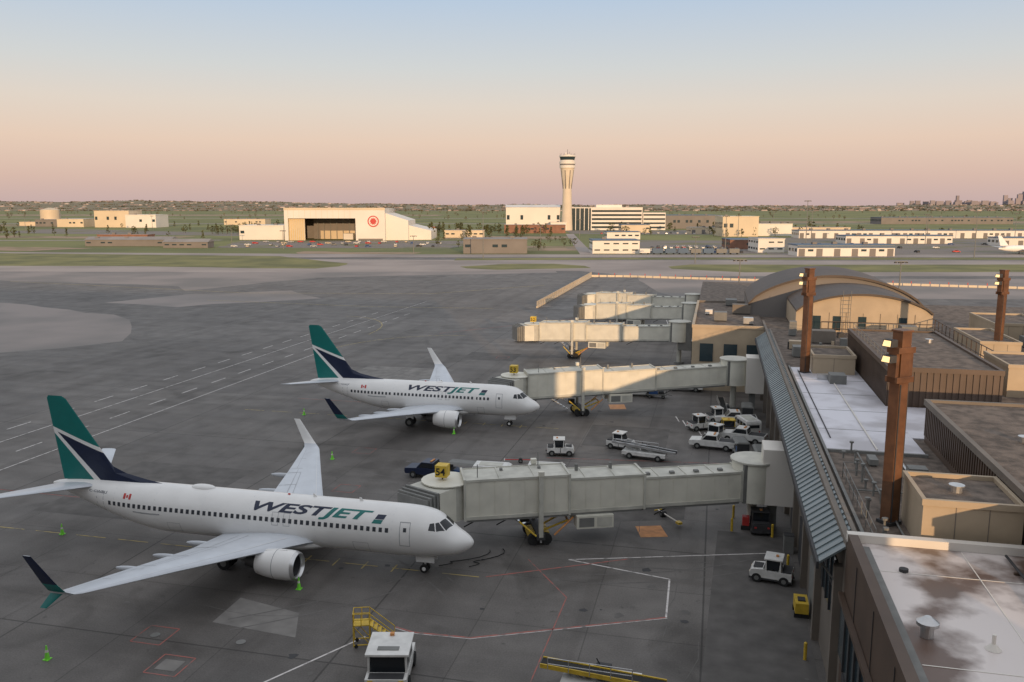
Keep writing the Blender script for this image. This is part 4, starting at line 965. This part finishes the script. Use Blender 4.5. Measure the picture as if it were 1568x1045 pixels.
def carmesh(k):
    m=MB();m.prism([(-2.2,.3),(2.15,.3),(2.25,.7),(1.2,.95),(.55,1.4),(-1.3,1.42),(-2.2,.95)],-.88,.88,k)
    for y in(-.89,.89): m.face([(-1.6,y,.97),(1.0,y,.97),(.5,y,1.33),(-1.25,y,1.35)],'glass')
    m.face([(1.2,-.75,1.0),(1.2,.75,1.0),(.62,.7,1.38),(.62,-.7,1.38)],'glass');m.face([(-2.15,-.75,1.0),(-2.15,.75,1.0),(-1.4,.7,1.4),(-1.4,-.7,1.4)],'glass')
    for x in(-1.35,1.35):
        for y in(-.82,.82): m.wheel(x,y,.33,.2)
    return m
srcs=[]
def far_car(x,d,rot):
    k=random.choice(['white2','white2','mgrey','dgrey','red','blue','bcream','metal'])
    for kk,o in srcs:
        if kk==k: inst(o,'parked_car',(*C(x,d),0.02),RZ+rot);return
    o=carmesh(k).obj('parked_car',None,(*C(x,d),0.02),RZ+rot);srcs.append((k,o))
for row in range(5):
    for i in range(14):
        if random.random()<.75: far_car(84+i*4.2+row*3,516+row*17,R(90)+random.uniform(-.1,.1))
for row in range(4):
    for i in range(16):
        if random.random()<.6: far_car(-190+i*9+random.uniform(-2,2),590+row*24,random.choice([0,R(90)]))
for row in range(3):
    for i in range(20):
        if random.random()<.5: far_car(175+i*12,520+row*50,random.choice([0,R(90)]))
for i in range(30): far_car(90+i*6.5,850+random.choice([0,10,20]),R(90))
m=MB()
for i in range(8):
    x=-20+i*7.5;m.box(x,x+6,0,2.4,.8,3.3,random.choice(['bwhite','bwhite','mgrey','bblue']));m.cyl((x+1,.2,.4),(x+1,2.2,.4),.4,.4,'rubber',8);m.cyl((x+5,.2,.4),(x+5,2.2,.4),.4,.4,'rubber',8)
m.obj('parked_trailers',None,(*C(95,500),0),RZ)
# ------------------------------------------------------------------ vegetation
def treemass(name,spots,k='leaf'):
    m=MB()
    for (x,y,h,conifer) in spots:
        m.cyl((x,y,-.1),(x,y,h*.5),h*.03,h*.015,'bark',5,False)
        n=46
        for j in range(n):
            u=random.random()
            if conifer: rr=h*.24*(1-u)+.1;z=h*(.12+.88*u)
            else: z=h*(.3+.7*u);rr=h*.36*math.sqrt(max(.05,1-(2*u-1)**2))
            a=random.uniform(0,6.28);rad=rr*math.sqrt(random.random());cx,cy=x+rad*math.cos(a),y+rad*math.sin(a)
            s=h*random.uniform(.07,.15)
            p=[Vector((cx,cy,z))+Vector((random.uniform(-s,s),random.uniform(-s,s),random.uniform(-s,s)*.8)) for _ in range(4)]
            m.face(p[:3],k);m.face([p[0],p[2],p[3]],k);m.face([p[1],p[2],p[3]],k)
    m.obj(name,fix=False)
sp=[]
for i in range(60): x,y=C(random.uniform(-90,40),random.uniform(700,960));sp.append((x,y,random.uniform(6,11),random.random()<.5))
for i in range(80): x,y=C(random.uniform(-700,-230),random.uniform(720,1200));sp.append((x,y,random.uniform(5,9),random.random()<.4))
for i in range(60): x,y=C(random.uniform(70,400),random.uniform(760,1100));sp.append((x,y,random.uniform(6,10),random.random()<.4))
for i in range(24): x,y=C(-300+i*5+random.uniform(-1,1),850+random.uniform(-6,6));sp.append((x,y,random.uniform(7,10),False))
for i in range(30): x,y=C(random.uniform(-60,60),random.uniform(520,700));sp.append((x,y,random.uniform(3,6),False))
treemass('row_of_trees',sp)
sp=[]
for i in range(200):
    d=random.uniform(1500,3600);x,y=C(random.uniform(-.62,.62)*d,d);sp.append((x,y,random.uniform(5,10),False))
treemass('distant_trees',sp,'leaf2')
g=MB();n=160
def ridge(x): return 26+ (34*max(0,min(1,(500-x)/3500))) + 5*math.sin(x*.0021)+3*math.sin(x*.0063+1)+2*math.sin(x*.017)
rows=[]
for (d,f_) in((4200,0),(5200,.45),(6600,1)):
    rows.append([(*C(-6200+12600*i/n,d),-.1+f_*ridge(-6200+12600*i/n)*(.8 if d<6000 else 1)) for i in range(n+1)])
for a,b in zip(rows,rows[1:]):
    for i in range(n): g.face([a[i],a[i+1],b[i+1],b[i]],'hill')
g.obj('distant_hills',smooth=True)
hs=MB();tr=MB()
for i in range(2600):
    d=random.choice([4300,4700,5200,5600,6100,6500,6600])*random.uniform(.98,1.0);x=random.uniform(-.78,.78)*d
    f_=(d-4200)/1000*.45*.8 if d<5200 else (.36+(d-5200)/1400*.64);f_=max(0,f_);z=f_*ridge(x)-1
    px,py=C(x,d);s=random.uniform(6,15);h_=random.uniform(4,8)
    if random.random()<.42: hs.hexa([(px-s,py-8,z-6),(px+s,py-8,z-6),(px+s,py+8,z-6),(px-s,py+8,z-6),(px-s,py-8,z+h_*.6),(px+s,py-8,z+h_*.6),(px+s*.8,py,z+h_),(px-s*.8,py,z+h_)],'house' if random.random()<.7 else 'house2')
    else:
        for q in range(7):
            cx=px+random.uniform(-s,s)*2.5;cy=py+random.uniform(-20,20);r_=random.uniform(5,9)
            p=[(cx+random.uniform(-r_,r_),cy+random.uniform(-r_,r_),z+random.uniform(-2,r_)) for _ in range(4)]
            tr.face(p[:3],'leaf2');tr.face([p[0],p[2],p[3]],'leaf2');tr.face([p[1],p[2],p[3]],'leaf2')
hs.obj('distant_suburb',fix=False);tr.obj('distant_tree_line',fix=False)
ct=MB()
for i in range(90):
    u=random.random();x=4500+u*2000;h_=random.uniform(40,85)+150*max(0,1-abs(x-6050)/500)*random.random();w_=random.uniform(18,38)
    px,py=C(x,9800+random.uniform(-300,300));ct.box(px-w_,px+w_,py-20,py+20,0,h_,'city')
for (x,h_,w_) in((5720,150,24),(5920,215,36),(6000,235,26),(5560,140,20),(5020,135,14),(5830,165,30),(5880,190,20)):
    px,py=C(x,9700);ct.box(px-w_,px+w_,py-20,py+20,0,h_,'city')
ct.obj('city_skyline',fix=False)
# ------------------------------------------------------------------ light, sky, camera
EL,AZ=8.0,25.0
wd=bpy.data.worlds.new('World');sc.world=wd;wd.use_nodes=True;n=wd.node_tree;bg=n.nodes['Background'];bg.inputs['Strength'].default_value=.12
sky=n.nodes.new('ShaderNodeTexSky');sky.sky_type='NISHITA';sky.sun_disc=False;sky.sun_elevation=R(EL);sky.sun_rotation=R(180-AZ);sky.dust_density=2.0;sky.air_density=1.2;sky.ozone_density=1.5
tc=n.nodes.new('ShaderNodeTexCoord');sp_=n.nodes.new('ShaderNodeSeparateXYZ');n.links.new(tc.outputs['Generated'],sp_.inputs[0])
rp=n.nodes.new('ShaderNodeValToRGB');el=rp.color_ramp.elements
cols=[(0,(.55,.41,.40)),(.03,(.65,.46,.40)),(.07,(.74,.55,.45)),(.11,(.70,.60,.53)),(.15,(.60,.60,.60)),(.22,(.45,.54,.67)),(.40,(.66,.69,.74)),(1,(.72,.73,.77))]  # top stops, above the camera's view, brightened to add fill light
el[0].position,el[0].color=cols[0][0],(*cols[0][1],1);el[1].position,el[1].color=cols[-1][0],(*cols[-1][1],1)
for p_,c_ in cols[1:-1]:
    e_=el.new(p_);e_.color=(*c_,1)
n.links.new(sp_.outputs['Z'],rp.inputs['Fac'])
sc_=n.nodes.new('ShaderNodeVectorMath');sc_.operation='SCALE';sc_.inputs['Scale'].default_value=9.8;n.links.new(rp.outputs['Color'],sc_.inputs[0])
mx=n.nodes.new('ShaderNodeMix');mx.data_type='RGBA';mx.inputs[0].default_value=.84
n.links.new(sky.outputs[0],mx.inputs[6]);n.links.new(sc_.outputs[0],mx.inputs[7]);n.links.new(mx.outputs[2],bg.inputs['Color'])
d=Vector((-math.sin(R(AZ))*math.cos(R(EL)),math.cos(R(AZ))*math.cos(R(EL)),-math.sin(R(EL))))
sl=bpy.data.lights.new('sun','SUN');sl.energy=3.4;sl.angle=R(.5);sl.color=(1,.66,.37)
so=bpy.data.objects.new('sun',sl);COL.objects.link(so);so.rotation_euler=d.to_track_quat('-Z','Y').to_euler();so.location=(50,-100,60)
cd=bpy.data.cameras.new('camera');cam=bpy.data.objects.new('camera',cd);COL.objects.link(cam)
cam.location=(0,0,28.5);cam.rotation_euler=(R(90-9.09),0,R(13.5));cd.sensor_width=36;cd.lens=36*1300/1568;cd.clip_start=.1;cd.clip_end=60000
sc.camera=cam
sc.view_settings.view_transform='Standard';sc.view_settings.look='None';sc.view_settings.exposure=0
